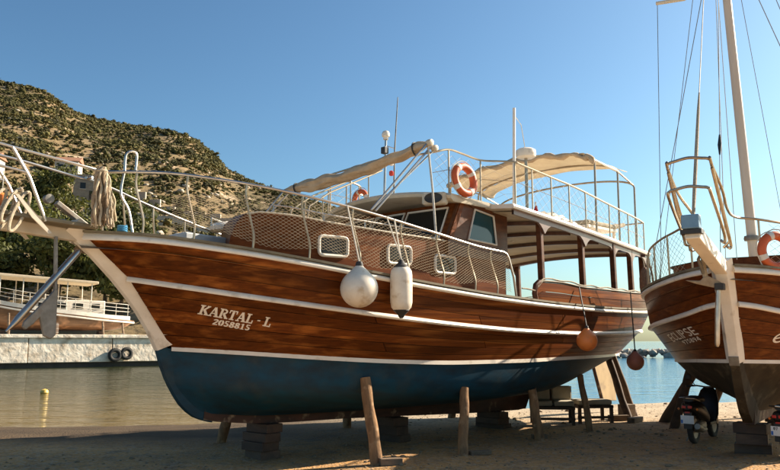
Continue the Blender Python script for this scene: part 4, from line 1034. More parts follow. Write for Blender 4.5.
# ================================================================== THINGS CARRIED BY THE MAIN BOAT
def lifebuoy(c, R, r, nrm, label, tilt=0.0, group='lifebuoys'):
    nrm = Vector(nrm).normalized(); a = nrm.cross(V(0,0,1)).normalized(); b = a.cross(nrm).normalized()
    a, b = a*math.cos(tilt) + b*math.sin(tilt), b*math.cos(tilt) - a*math.sin(tilt)
    t = thing('lifebuoy', label, 'lifebuoy', Vector(c) - V(0,0,R), 0, group); loc = V(0,0,R)
    obj('ring', MB().tube(ring_torus(loc, R, r, a, b, 36), r, 14, closed=True), M['ring'], t, True)
    for k in range(4):
        q = PI/4 + k*PI/2; pts = [loc + (a*math.cos(x) + b*math.sin(x))*R for x in np.linspace(q-.15, q+.15, 5)]
        obj('reflective_band', MB().tube(pts, r*1.06, 14), M['ringband'], t, True)
    mb = MB(); mb.tube([loc + (a*math.cos(x) + b*math.sin(x))*(R + r*(1.15 + .35*abs(math.sin(2*(x-PI/4))))) for x in np.linspace(0, 2*PI, 48, endpoint=False)], r*.13, 5, closed=True); obj('grab_line', mb, M['whiterope'], t, True)
    return t
pn = RM @ V(0,-1,0)
lifebuoy(BW(5.68,1.58,4.23), .225, .062, pn + V(-.05,0,.10), 'orange lifebuoy on the flybridge rail above the loudspeaker', .2)
lifebuoy(BW(6.2,-1.45,4.36), .175, .05, (RM @ V(-1,0,0)), 'faded orange lifebuoy below the rolled awning, left of the wheelhouse roof', .5)
# flag furled on its staff on the flybridge
fl = thing('furled_flag', 'small red and white furled flag on the flybridge', 'flag', BW(8.4,1.1,3.83))
obj('flag_cloth', MB().tube([V(0,0,0), V(.02,0,.12), V(0,.01,.25), V(.01,0,.38)], [.09,.07,.05,.02], 8), M['flag'], fl, True)
obj('flag_staff', MB().tube([V(0,0,0), V(0,0,.46)], .014, 6), M['white'], fl, True)
# sun loungers on the flybridge
def lounger(s, u, label, back, w=.62):
    t = thing('sun_lounger', label, 'sun lounger', BW(s, u, rz(s) + .09), AM, 'flybridge loungers')
    obj('mattress', MB().box((0,0,.30), (1.15,w,.09)), M['cushion'], t, bevel=.03)
    obj('backrest', MB().bar((.55,0,.30), (.95,0,.30+back), w, .08, up=(0,0,1)), M['cushion'], t, bevel=.03)
    obj('frame', MB().box((0,0,.22), (1.15,w,.05)), M['white'], t)
    for x in (-.5, .5):
        for y in (-1, 1): obj('leg', MB().box((x,y*(w/2-.04),.08), (.05,.05,.24)), M['white'], t)
lounger(10.1, 1.25, 'beige sun lounger nearest the flybridge side rail', .10); lounger(9.6, .3, 'beige sun lounger in the middle of the flybridge', .16); lounger(10.7,-.7, 'beige sun lounger on the far side of the flybridge', .18)
cv = MB(); rows = []
for i in range(13):
    s = 7.9 + 1.25*i/12; hgt = .26*math.sin(PI*(i+.6)/13.2)**.6
    rows.append([BW(s, 1.72 - 1.0*j/8, rz(s) + .05 + hgt*(math.sin(PI*(j+.3)/8.6)**.5)*(1+.18*math.sin(i*2.1+j*1.7))) for j in range(9)])
cv.strip(rows); o = obj('folded_cover', cv, M['fwhite'], None, True, fix=False); o.modifiers.new('t','SOLIDIFY').thickness = .02
tag(o, 'crumpled white cloth cover lying on the flybridge roof', 'cloth cover')

# fenders
def rope_between(p, q, sag=0.0, r=.011, n=8):
    return [p.lerp(q, i/n) + V(0,0,-sag*math.sin(PI*i/n)) for i in range(n+1)]
def fender_round(c, r, top, mt, label, eye=.07, mat_eye=None, rope=True, rope_mat='whiterope'):
    t = thing('round_fender', label, 'fender', Vector(c) - V(0,0,r))
    prof = [(.02,-r)] + [(r*math.cos(a), r*math.sin(a)) for a in np.linspace(-PI/2*.93, PI/2*.55, 16)] + [(r*.42,r*.98),(r*.24,r*1.16),(r*.18,r*1.24)]
    obj('ball', MB().lathe(prof, (0,0,r), 28), mt, t, True)
    obj('eye', MB().lathe([(r*.22,r*1.15),(r*.2,r*1.3),(r*.16,r*1.42),(r*.05,r*1.46)], (0,0,r), 14), mat_eye or M['black'], t, True)
    if rope:
        a = V(0,0,r*2.42); b = Vector(top) - (Vector(c) - V(0,0,r)); obj('rope', MB().tube(rope_between(a, b), .012, 6), M[rope_mat], t, True)
    return t
f1 = BW(2.98, 2.02, 2.32)
fender_round(f1, .245, BW(3.05,1.70,3.46), M['fwhite'], 'round scuffed white fender hanging beside the bow rail')
c2 = BW(3.72, 2.06, 2.34)
t = thing('cylinder_fender', 'long white cylindrical fender with black ends on the hull side', 'fender', c2 - V(0,0,.37))
obj('body', MB().lathe([(.10,-.28),(.135,-.24),(.15,-.17),(.152,0),(.15,.20),(.14,.26),(.11,.30)], (0,0,.37), 24), M['fwhite'], t, True)
obj('end', MB().lathe([(.02,-.385),(.035,-.37),(.05,-.34),(.108,-.282),(.105,-.26)], (0,0,.37), 20), M['black'], t, True)
obj('end', MB().lathe([(.105,.285),(.10,.32),(.05,.36),(.03,.40),(.01,.41)], (0,0,.37), 20), M['black'], t, True)
obj('rope', MB().tube(rope_between(V(0,0,.77), BW(3.80,1.85,3.34) - (c2 - V(0,0,.37))), .013, 6), M['whiterope'], t, True)
obj('rope', MB().tube(rope_between(V(.01,0,.77), BW(3.66,1.84,3.36) - (c2 - V(0,0,.37))), .011, 6), M['whiterope'], t, True)
fender_round(BW(7.86,2.42,1.655), .175, BW(8.05,2.19,2.58), M['forange'], 'bright orange ball fender hanging amidships below the aft bulwark', rope_mat='black')
fender_round(BW(10.15,2.10,1.255), .165, BW(10.15,2.06,2.6), M['fdark'], 'faded dark orange ball fender hanging under the stern', rope_mat='black')

# bow gear: coil of rope, hank of net, anchor, small float
t = thing('mooring_rope', 'loose brown mooring rope coiled over the bowsprit platform', 'rope', BW(-.95,.28,2.9), AM)
for k in range(8):
    x = -.30 + k*.085; pts = [V(x + .07*math.sin(a)+.10*math.cos(a), -.02*k*.2 + .06*math.sin(a+1), .26 + .22*math.cos(a)*(1 + .1*math.sin(k*2)) - .06*(k % 3)) for a in np.linspace(0, 2*PI, 20, endpoint=False)]
    obj('loop', MB().tube(pts, .019, 7, closed=True), M['rope'], t, True)
t = thing('rope_hank', 'thick hank of tan fishing net tied to the bow rail', 'net hank', BW(.26,.42,2.98), AM)
for k in range(40):
    a = random.uniform(0, 2*PI); r0 = math.sqrt(random.uniform(.02,1)); ph = random.uniform(0,6); en_ = random.uniform(.86,1.0)
    def wf(z): return .25 + .75*min(1, z*1.5)**.8
    pts = [V(.155*math.cos(a)*wf(z)*r0 - .05*(1-z) + .016*math.sin(z*16+ph), .13*math.sin(a)*wf(z)*r0 + .016*math.cos(z*14+ph), .75*(1-z*en_)) for z in np.linspace(0, 1, 18)]
    obj('strand', MB().tube(pts, random.uniform(.010,.017), 6), (M['rope'], M['net'], M['hank'])[k % 3], t, True)
obj('binding', MB().tube(ring_torus(V(-.05,0,.70), .06, .02, V(1,0,0), V(0,1,0), 16), .022, 6, closed=True), M['rope'], t, True)
o = obj('blue_rope_coil', MB().tube([BW(.52 + .05*math.cos(a), .40 + .06*math.sin(a), 2.98 + .004*a) for a in np.linspace(0, 19, 60)], .012, 6), M['bluerope'], None, True)
tag(o, 'small coil of blue rope on the bow cap rail', 'rope')
t = thing('net_float', 'small orange float hanging inside the pulpit rails', 'float', BW(-.72,-.1,3.20), AM)
obj('float_body', MB().lathe([(.02,0),(.05,.02),(.06,.07),(.055,.13),(.02,.16)], (0,0,0), 14), M['forange'], t, True)
obj('cord', MB().tube([V(0,0,.16), V(0,0,.42)], .006, 5), M['whiterope'], t)
t = thing('anchor', 'iron anchor with broad fluke and long steel stock hung under the bowsprit', 'anchor', BW(-.15,.10,1.66), AM)
def A_(s, u, z): return V(s + .15, -(u - .10), z - 1.66)
obj('stock', MB().tube([A_(.13,.10,2.74), A_(.11,.10,2.71), A_(-.52,.10,1.90), A_(-.64,.10,1.755)], [.032,.042,.042,.012], 10), M['steel'], t, True)
obj('shank', MB().bar(A_(-.155,.10,2.88), A_(-.125,.10,2.24), .05, .035), M['galv'], t, bevel=.006)
pl = [(-.115,2.30),(-.10,2.24),(-.095,1.72),(-.15,1.67),(-.235,1.71),(-.265,1.83),(-.29,1.92),(-.36,1.84),(-.44,1.775),(-.475,1.81),(-.46,1.87),(-.36,1.98),(-.24,2.12),(-.16,2.22)]
obj('fluke', MB().prism([A_(a,.125,z) for a, z in pl], V(0,.05,0)), M['galv'], t, bevel=.012)

# ================================================================== SECOND BOAT
HE = Hull([
 Curve([(0,0),(.3,.42),(.7,.8),(1.2,1.14),(1.8,1.45),(2.5,1.72),(3.2,1.89),(4,1.98),(5.2,1.98),(6.5,1.8),(7.8,1.4),(8.6,.8),(8.8,0)],
       [(0,2.635),(.35,2.603),(.95,2.545),(1.65,2.50),(2.5,2.47),(3.2,2.45),(4.5,2.43),(6.5,2.46),(8.8,2.6)]),
 Curve([(.27,0),(.55,.36),(1,.76),(1.6,1.18),(2.3,1.54),(3.2,1.8),(4,1.88),(5.2,1.88),(6.5,1.66),(7.8,1.18),(8.5,.6),(8.65,0)],
       [(.27,2.17),(.42,2.146),(.85,2.05),(1.6,1.96),(2.5,1.90),(4,1.87),(6,1.89),(8.65,2.02)]),
 Curve([(.60,0),(1,.34),(1.6,.75),(2.4,1.15),(3.2,1.42),(4.2,1.56),(5.4,1.54),(6.8,1.2),(7.8,.7),(8.3,.3),(8.45,0)],
       [(.60,1.375),(1.4,1.36),(2.5,1.33),(4,1.32),(6,1.34),(8.45,1.42)]),
 Curve([(.83,0),(1.4,.24),(2.0,.5),(2.8,.85),(4,1.1),(5.4,1.05),(6.8,.6),(7.8,.15),(8.1,0)],
       [(.83,1.0),(2.0,.98),(2.8,.95),(4,.92),(6,.97),(8.1,1.12)]),
 Curve([(1.12,.05),(2.4,.12),(4,.16),(6,.14),(7.9,.03)], [(1.12,.66),(2.4,.60),(4,.58),(6,.66),(7.9,.95)])])
OE = V(4.436, 10.15, 0); AE = math.radians(56)
ecl = thing('wooden_boat', 'dark varnished wooden boat seen bow on, ECLIPSE on its side', 'boat', OE, AE)
RE = Matrix.Rotation(AE, 3, 'Z')
def EW(s, u, z): return OE + RE @ V(s, -u, z)
build_hull(HE, ecl, 3, 4, M['olive'], M['plank_dark'], rail=.085, stripe=.05)
stem_piece([(-.05,2.70),(.08,2.47),(.18,2.30),(.27,2.15),(.38,1.92),(.48,1.68),(.57,1.44),(.60,1.345)], (.075,.06), (.15,.12), (.12,.12), 'stem', M['white'], ecl)
stem_piece([(.602,1.342),(.70,1.18),(.80,1.0),(.93,.82),(1.1,.64),(1.35,.5),(1.6,.44)], (.06,.07), (.11,.12), (.14,.35), 'forefoot', M['olive'], ecl)
obj('stem_plate', MB().bar(B(.56,0,1.44), B(.605,0,1.32), .13, .05, up=(1,0,0)), M['galv'], ecl)
mb = MB(); rows = []
for i in range(21):
    s = 1.4 + 6.0*i/20; zb = .45 - .03*(s-1.4)/6; zt = HE.c[4].z(s) + .05
    rows.append([B(s,.08,zb), B(s,-.08,zb), B(s,-.1,zt), B(s,.1,zt)])
mb.strip(rows, closed=True); mb.poly(rows[0]); mb.poly(rows[-1][::-1]); obj('keel', mb, M['keel'], ecl)
lettering(HE, ecl, 'ECLIPSE', SANS, (1.86,1.635), (.90,1.755), .12, side=-1, slant=-.25)
lettering(HE, ecl, '975894', SANS, (1.50,1.595), (.95,1.665), .062, side=-1, slant=-.2, name='numeral')
lettering(HE, ecl, 'e', SANS, (.905,1.63), (1.06,1.625), .17, side=1, slant=.2, name='script_letter')
# bowsprit beam, lamp box, pulpit hoops
obj('bowsprit', MB().bar(B(-1.55,0,2.93), B(.16,0,2.60), .17, .17), M['white'], ecl, bevel=.012)
bb = obj('lamp_box', MB().box(B(-1.58,0,3.04), (.14,.20,.165)), M['bluebox'], ecl, bevel=.012)
obj('lamp_bracket', MB().box(B(-1.55,0,2.925), (.16,.24,.05)), M['black'], bb)
pu2 = bpy.data.objects.new('pulpit', None); C.objects.link(pu2); pu2.parent = ecl
def hoop_pts(s0, zt, zb, hw, s1): # U hoop facing forward, its legs running down and aft
    top = [B(s0+.05,-hw,zt-.09), B(s0+.01,-hw*.92,zt-.02), B(s0,-hw*.6,zt), B(s0-.01,0,zt+.02), B(s0,hw*.6,zt), B(s0+.01,hw*.92,zt-.02), B(s0+.05,hw,zt-.09)]
    return top
for (s0, zt, hw, s1, zb) in ((-1.55,3.80,.25,-.45,2.86),(-1.62,3.44,.24,-.75,2.90)):
    pts = [B(s1,-hw*.7,zb), B(s1-.12,-hw*.95,zb-.04), B(s1-.2,-hw,zb+.08)] + hoop_pts(s0, zt, zb, hw, s1) + [B(s1-.2,hw,zb+.08), B(s1-.12,hw*.95,zb-.04), B(s1,hw*.7,zb)]
    obj('hoop', MB().tube(cr(pts), .019, 8), M['steel_warm'], pu2, True)
for sd in (1, -1):
    obj('pulpit_leg', MB().tube([B(-1.50,sd*.25,3.68), B(-1.1,sd*.26,3.25), B(-.6,sd*.24,2.9), B(-.5,sd*.15,2.84)], .018, 7), M['steel_warm'], pu2, True)
    # side rail, stanchions and net
    rr = [B(-1.52,sd*.25,3.72), B(-1.0,sd*.26,3.50), B(-.5,sd*.22,3.33), B(.16,sd*.2,3.32), B(.37,sd*.42,3.30), B(.67,sd*.70,3.26), B(1.23,sd*1.08,3.215), B(2,sd*1.46,3.15), B(3,sd*1.74,3.05), B(3.5,sd*1.84,2.95), B(3.8,sd*1.86,2.48)]
    if sd < 0: rr = rr[:3] + [B(.05,sd*.3,3.31)] + rr[5:]
    obj('side_rail', MB().tube(cr(rr), .018, 8), M['steel_warm'], pu2, True)
    for s in (.4,.95,1.6,2.3,3.0):
        u = sd*(HE.c[0].u(s) - .08); obj('stanchion', MB().tube([B(s+.05,u,HE.c[0].z(s)), B(s+.02,u,HE.c[0].z(s)+.4), B(s,u,pch([0,.67,1.23,2,3],[3.31,3.26,3.215,3.15,3.05])(s))], .015, 6), M['steel_warm'], pu2, True)
    tp = pch([0,.67,1.23,2,3],[3.28,3.22,3.18,3.11,3.0])
    f = lambda a: .5 + 2.5*a
    obj('netting', lattice(lambda a: B(f(a), sd*(HE.c[0].u(f(a))-.07), tp(f(a))), lambda a: B(f(a), sd*(HE.c[0].u(f(a))-.07), HE.c[0].z(f(a))+.08), 44, 12, .0026), M['net'], pu2, kind='stuff')
# low cabin of the second boat
mb = MB(); rows = []
for s in (1.6,1.7,2.0,3.0,5.0,7.2):
    u = min(1.15, HE.c[0].u(s) - .45); z = 2.72 + (.12 if s > 1.65 else -.2); rows.append([B(s,u,2.35), B(s,u,z), B(s,u*.5,z+.08), B(s,-u*.5,z+.08), B(s,-u,z), B(s,-u,2.35)])
mb.strip(rows); mb.poly(rows[0]); obj('cabin_trunk', mb, M['cabinwood'], ecl)
mb = MB(); rows = []
for s in (1.75,2.0,3.0,5.0,7.2):
    u = min(1.25, HE.c[0].u(s) - .38); rows.append([B(s,u,2.845), B(s,u*.5,2.93), B(s,-u*.5,2.93), B(s,-u,2.845)])
mb.strip(rows); obj('cabin_top', mb, M['cream'], ecl)
# mast, spar and standing rigging
MH = B(2.9,-.27,11.0); MBASE = B(2.9,.02,2.5)
def mp(z): k = (z-2.5)/8.5; return MBASE.lerp(MH, k)
obj('mast', MB().tube([MBASE, mp(5), mp(8), MH], [.082,.078,.07,.05], 14), mat('mast_paint', (.60,.49,.38), (.53,.42,.32), (3,3,.7), rough=.4, coat=.2), ecl, True)
obj('mast_collar', MB().lathe([(.12,-.04),(.13,0),(.12,.04)], mp(3.35), 16), M['galv'], ecl, True)
spar = obj('spar', MB().tube([mp(8.1), B(2.9,-.87,7.80), B(2.9,-1.36,7.84)], [.045,.04,.035], 8), M['cream'], ecl, True)
obj('spar_line', MB().tube([B(2.9,-1.34,7.83), B(2.9,-1.5,3.1), B(3.0,-1.6,2.5)], .006, 4), M['galv'], spar)
rg = bpy.data.objects.new('rigging', None); C.objects.link(rg); rg.parent = ecl
def line(n, pts, r, m='galv'): return obj(n, MB().tube(pts, r, 5), M[m], rg)
fs0 = B(-1.5,0,3.0); fs1 = mp(10.6)
line('forestay', [fs0, fs0.lerp(fs1,1)], .007)
line('inner_stay', [B(.05,0,2.7), mp(9.3)], .006)
obj('furled_line', MB().tube([fs0.lerp(fs1,k) for k in (.0,.06,.14,.22,.26)], [.018,.024,.024,.02,.01], 7), M['rope'], rg, True)
obj('turnbuckle', MB().tube([B(.05,0,2.7).lerp(mp(9.3),k) for k in (.25,.275,.30)], [.012,.03,.012], 7), M['black'], rg, True)
line('halyard', [mp(10.5) + V(-.1,0,0), B(.7,-.05,2.75)], .006, 'whiterope'); line('halyard', [mp(10.4) + V(-.1,.05,0), B(1.3,0,2.85)], .006, 'whiterope')
line('halyard', [mp(10.8) + V(.11,0,0), mp(3.4) + V(.13,.02,0)], .009, 'whiterope')
line('shroud', [mp(9.3), B(3.2,1.86,2.5)], .008); line('shroud', [mp(10.6), B(4.3,1.95,2.5)], .007)
line('shroud', [mp(9.3), B(3.2,-1.86,2.5)], .007); line('shroud', [mp(10.6), B(4.3,-1.95,2.5)], .006)
line('backstay', [MH, B(8.6,0,2.7)], .006)
# anchor stowed under its bowsprit
t = thing('anchor', 'rusty beige anchor with hanging steel stock at the bow of the second boat', 'anchor', EW(-.12,-.1,1.57), AE)
def A2(s, u, z): return V(s + .12, -(u + .1), z - 1.57)
obj('stock', MB().tube([A2(-.1,-.02,2.36), A2(-.1,-.05,2.0), A2(-.1,-.075,1.62), A2(-.1,-.078,1.575)], [.03,.034,.034,.02], 10), M['steel'], t, True)
obj('flukes', MB().prism([A2(-.12,-.44,2.47), A2(-.12,-.30,2.415), A2(-.12,-.10,2.36), A2(-.12,.04,2.34), A2(-.12,.05,2.40), A2(-.12,-.06,2.47), A2(-.12,-.15,2.52), A2(-.12,-.20,2.50), A2(-.12,-.24,2.455)], V(.1,0,0)), mat('rusty_anchor', (.40,.30,.19), (.27,.18,.10), (8,8,8), rough=.8, bump=.003), t, bevel=.015)
obj('shank', MB().tube([A2(-.08,-.17,2.46), A2(-.1,-.19,2.62), A2(-.4,-.12,2.82)], .035, 8), M['rope'], t, True)
obj('crown_bolt', MB().box(A2(-.1,0,2.365), (.12,.12,.09)), M['black'], t, bevel=.01)
obj('chain', MB().tube([A2(-.5,-.08,2.86), A2(-.35,-.2,2.72), A2(-.15,-.19,2.55)], .022, 6), M['galv'], t, True)
en = RE @ V(0,-1,0)
lifebuoy(EW(.52,.62,2.86), .215, .06, en + V(-.6,-.5,0), 'orange and white lifebuoy on the second boat at the right edge', .4)
# wrapped rope fender hung aft on the near boat rail
t = thing('rope_fender', 'brown woven rope fender hanging at the quarter of the second boat', 'fender', EW(3.55,-1.98,2.46), AE)
obj('woven_body', MB().lathe([(.03,0),(.08,.05),(.1,.18),(.1,.36),(.07,.50),(.03,.56)], (0,0,0), 14), mat('coir', (.30,.16,.09), (.16,.08,.045), (60,60,30), rough=.95, bump=.02), t, True)
obj('lanyard', MB().tube([V(0,0,.56), V(-.05,0,.72)], .012, 5), M['rope'], t)

# ================================================================== PROPS AND BLOCKS
def prop(base, top, r, label, mt='bark', group='timber props'):
    base = Vector(base); top = Vector(top)
    t = thing('timber_prop', label, 'prop', base, 0, group); n = 12; d = top - base; pts, rr = [], []
    for i in range(n + 1):
        k = i / n; pts.append(d*k + V(.009*math.sin(k*7+base.x*3)*(k*(1-k)*4), .009*math.cos(k*6+base.y)*(k*(1-k)*4), 0)); rr.append(r*(1.08 - .16*k)*(1 + .045*math.sin(k*17+base.x)))
    obj('trunk', MB().tube(pts, rr, 10), M[mt], t, True)
    return t
def hp(h, W, s, u, z, inset=.02): 
    q = h.at_z(s, z); return W(s, math.copysign(q.y + .0, u) if u else 0, z)
def G(s, u): p = BW(s, u, 0); return V(p.x, p.y, ground_z(p.x, p.y) - .03)
prop(G(3.65,1.67), hp(HM,BW,3.62,1,1.15), .082, 'stout rough timber prop nearest the camera under the blue hull')
prop(G(5.16,1.91), hp(HM,BW,5.40,1,.95), .075, 'second rough timber prop from the bow under the blue hull')
prop(G(7.39,1.74), hp(HM,BW,7.25,1,.85), .08, 'third timber prop from the bow, leaning under the blue hull')
prop(G(9.0,1.75), hp(HM,BW,9.1,1,1.02), .06, 'thin crooked branch prop in front of the benches')
prop(G(11.45,1.24), hp(HM,BW,11.2,1,1.28), .075, 'dark timber prop under the stern, left of the pair', 'darktimber')
prop(G(12.35,.91), hp(HM,BW,11.75,1,1.36), .07, 'dark timber prop under the stern, right of the pair', 'darktimber')
for s, u, lab in ((3.4,-1.75,'far side timber prop showing left of the front keel blocks'),(6.3,-1.9,'far side timber prop showing between the two nearest props'),(9.2,-1.75,'far side timber prop behind the backed bench')): prop(G(s,u), hp(HM,BW,s,-1,1.05), .08, lab)
def GE(s, u): p = EW(s, u, 0); return V(p.x, p.y, ground_z(p.x, p.y) - .03)
prop(GE(5.6,-2.3), hp(HE,EW,5.2,-1,1.22), .10, 'thick dark slanting prop left of the scooter', 'darktimber')
prop(GE(4.6,-1.85), hp(HE,EW,4.3,-1,1.15), .085, 'dark slanting prop directly behind the scooter', 'darktimber')
prop(GE(6.9,-1.7), hp(HE,EW,6.7,-1,1.25), .08, 'dark upright prop right of the scooter', 'darktimber')
prop(GE(7.7,-.9), hp(HE,EW,7.5,-1,1.25), .07, 'pale timber prop farthest back under the second boat', 'bark')
prop(GE(4.2,1.9), hp(HE,EW,4.2,1,1.15), .09, 'timber prop on the right side of the second boat', 'darktimber')
def timber(c, size, rz, label, mt='darktimber', group='keel blocks'):
    z0 = c[2] - size[2]/2
    mb = MB(); mb.box((0,0,size[2]/2), size); o = obj('timber_block', mb, M[mt], None, bevel=.008); o.location = (c[0], c[1], z0); o.rotation_euler = (0,0,rz)
    return tag(o, label, 'timber block', group)
def stack(W, ang, s, ztop, n, who, wd=.62):
    p = W(s, 0, 0); z = ground_z(p.x, p.y) - .02; th = (ztop - z) / n; nm = ['bottom','second','third','top']
    for k in range(n):
        pos = nm[k] if k < n - 1 else 'top'
        timber((p.x + .03*math.sin(k*5), p.y + .03*math.cos(k*4), z + th*(k+.5)), (wd*random.uniform(.85,1.1), random.uniform(.26,.34), th - .002), ang + PI/2 + random.uniform(-.12,.12), f'{pos} timber of the block stack {who}')
stack(BW, AM, 2.97, .478, 4, 'under the forefoot of the blue hull', .5); stack(BW, AM, 5.6, .395, 3, 'under the middle of the blue keel'); stack(BW, AM, 8.4, .30, 3, 'under the after end of the blue keel')
stack(EW, AE, 1.75, .445, 3, 'under the forefoot of the second boat', .5); stack(EW, AE, 5.5, .425, 3, 'under the middle of the second boat')
def wedge(s, u, size, rz, label): p = G(s, u); return timber((p.x, p.y, p.z + .03 + size[2]/2), size, rz, label, 'timber', 'wedges at the prop feet')
wedge(3.72,1.86,(.30,.12,.09),.25,'short plank wedged at the foot of the nearest prop')
wedge(5.42,2.02,(.34,.11,.06),.35,'short plank lying at the foot of the second prop')
wedge(7.55,1.62,(.26,.12,.07),.1,'short plank lying at the foot of the third prop')
wedge(11.7,1.05,(.28,.24,.30),.5,'square dark timber offcut beside the stern props')
wedge(11.2,1.5,(.5,.16,.10),.9,'loose offcut lying left of the stern props'); wedge(11.15,1.15,(.4,.18,.12),.2,'loose offcut lying behind the stern props')

# ================================================================== BENCHES UNDER THE STERN
def bench(x, y, rz, L, label, back=True):
    t = thing('garden_bench', label, 'bench', (x, y, ground_z(x, y)), rz, 'benches under the stern')
    for a in (-1, 1):
        for b in (-1, 1): obj('leg', MB().box((a*(L/2-.04), b*.24, .18 + (.18 if b > 0 and back else 0)), (.06,.06,.36 + (.36 if b > 0 and back else 0))), M['darktimber'], t)
    obj('seat_frame', MB().box((0,0,.33), (L,.54,.06)), M['darktimber'], t, bevel=.006)
    n = 2 if L > .8 else 1
    for k in range(n): obj('seat_cushion', MB().box(((k+.5)*L/n - L/2, -.01, .415), (L/n-.03,.48,.10)), M['cushion'], t, bevel=.03)
    if back:
        for k in range(n): obj('back_cushion', MB().box(((k+.5)*L/n - L/2, .20, .60), (L/n-.04,.10,.28), Matrix.Rotation(-.15,3,'X')), M['cushion'], t, bevel=.03)
        obj('back_board', MB().box((0,.27,.58), (L,.03,.30)), M['darktimber'], t)
    obj('stretcher', MB().box((0,-.24,.12), (L,.04,.05)), M['darktimber'], t)
bench(3.25, 15.55, -.1, .85, 'dark wooden bench with beige cushions under the stern')
bench(4.15, 16.0, .12, .75, 'low dark cushioned stool bench right of the backed bench', back=False)

# ================================================================== SCOOTERS
def scooter(x, y, rz, label, plate_text, sc=.9, silver=False):
    t = thing('motor_scooter', label, 'scooter', (x, y, ground_z(x, y)), rz, 'scooters parked under the boats'); t.scale = (sc, sc, sc)
    bodym = M['blackgloss']
    for wx, nm in ((-.0,'rear_wheel'),(1.25,'front_wheel')):
        pts = [V(wx + .23*math.cos(a), 0, .28 + .23*math.sin(a)) for a in np.linspace(0, 2*PI, 24, endpoint=False)]
        wv = obj(nm, MB().tube(pts, .058, 10, closed=True), M['tyre'], t, True)
        obj('rim', MB().lathe([(.02,-.04),(.16,-.03),(.185,-.035),(.185,.035),(.16,.03),(.02,.04)], (wx,0,.28), 20, Matrix.Rotation(PI/2,3,'X')), M['galv'], wv, True)
    # tail body: lofted cross sections
    def loft(secs):
        mb = MB(); rows = []
        for (xx, zc, hw, hh) in secs: rows.append([V(xx, hw*math.copysign(abs(math.cos(a))**.7, math.cos(a)), zc + hh*math.copysign(abs(math.sin(a))**.8, math.sin(a))) for a in np.linspace(0, 2*PI, 16, endpoint=False)])
        mb.strip(rows, closed=True); mb.poly(rows[0]); mb.poly(rows[-1][::-1]); return mb
    obj('tail_body', loft([(-.36,.70,.07,.05),(-.28,.69,.13,.10),(-.05,.66,.17,.15),(.25,.58,.18,.18),(.50,.46,.17,.13),(.55,.40,.15,.08)]), bodym, t, True)
    obj('seat', loft([(-.26,.82,.09,.03),(-.15,.84,.14,.05),(.15,.83,.15,.06),(.38,.80,.13,.055),(.52,.77,.07,.03)]), M['black'], t, True)
    obj('footboard', MB().box((.70,0,.34), (.42,.36,.06)), bodym, t, bevel=.02)
    obj('leg_shield', loft([(.86,.34,.17,.04),(.92,.50,.22,.10),(1.00,.72,.21,.14),(1.08,.90,.16,.08),(1.12,.98,.10,.04)]), bodym, t, True)
    obj('front_fender', loft([(1.05,.52,.05,.03),(1.25,.58,.08,.03),(1.45,.44,.05,.03)]), bodym, t, True)
    obj('fork', MB().tube([V(1.25,.09,.28), V(1.05,.08,.85)], .022, 8).tube([V(1.25,-.09,.28), V(1.05,-.08,.85)], .022, 8), M['steel'], t, True)
    hb = obj('handlebar', MB().tube([V(.92,.34,1.02), V(1.0,.2,1.03), V(1.05,0,1.0), V(1.0,-.2,1.03), V(.92,-.34,1.02)], .016, 8), M['steel'], t, True)
    for s in (-1, 1):
        obj('grip', MB().tube([V(.97,s*.25,1.03), V(.90,s*.38,1.015)], .021, 8), M['black'], hb, True)
        mr = obj('mirror', MB().lathe([(.01,-.012),(.055,-.01),(.065,0),(.055,.012),(.01,.014)], (.98,s*.36,1.20), 16, Matrix.Rotation(PI/2,3,'Y') @ Matrix.Diagonal((.7,1.1,1))), M['black'], t, True)
        obj('mirror_stalk', MB().tube([V(.99,s*.22,1.03), V(.99,s*.33,1.17)], .008, 6), M['black'], mr)
        obj('tail_light', MB().box((-.355,s*.055,.70), (.04,.075,.05)), M['red'], t, bevel=.01)
        obj('indicator', MB().lathe([(.01,-.02),(.025,0),(.01,.02)], (-.30,s*.17,.66), 10), M['forange'], t, True)
    obj('brake_light', MB().box((-.335,0,.60), (.03,.09,.025)), M['red'], t)
    obj('grab_rail', MB().tube([V(-.05,.15,.80), V(-.32,.14,.86), V(-.40,.0,.87), V(-.32,-.14,.86), V(-.05,-.15,.80)], .014, 8), M['steel'], t, True)
    obj('mudguard', MB().bar((-.33,0,.60), (-.34,0,.30), .15, .02, up=(1,0,0)), M['black'], t)
    pl = obj('number_plate', MB().box((-.365,0,.47), (.008,.24,.15)), M['plate'], t)
    obj('plate_band', MB().box((-.3705,.098,.435), (.003,.036,.06)), M['plateblue'], pl)
    mb = MB(); x0 = .075
    for ch in plate_text:
        for q in SERIF[ch][1]: mb.poly([V(-.3715, x0 - a*.055, .485 + b*.05) for a, b in q])
        x0 -= .04
    if plate_text: obj('plate_lettering', mb, M['ink'], pl)
    obj('exhaust', MB().tube([V(.3,-.14,.25), V(-.05,-.17,.27), V(-.25,-.18,.33), V(-.38,-.18,.36)], [.03,.055,.06,.055], 10), M['galv'], t, True)
    obj('engine', loft([(-.1,.30,.10,.06),(.1,.30,.13,.11),(.4,.32,.13,.11),(.5,.34,.08,.06)]), M['galv'], t, True)
    obj('stand', MB().tube([V(.28,.12,.22), V(.22,.22,.0)], .012, 6), M['galv'], t)
    return t
scooter(4.98, 12.75, math.radians(52), 'black scooter parked under the bow beside the dark props', '', .86)
scooter(5.66, 11.0, math.radians(34), 'scooter cut off by the right edge of the picture', '07', .86)

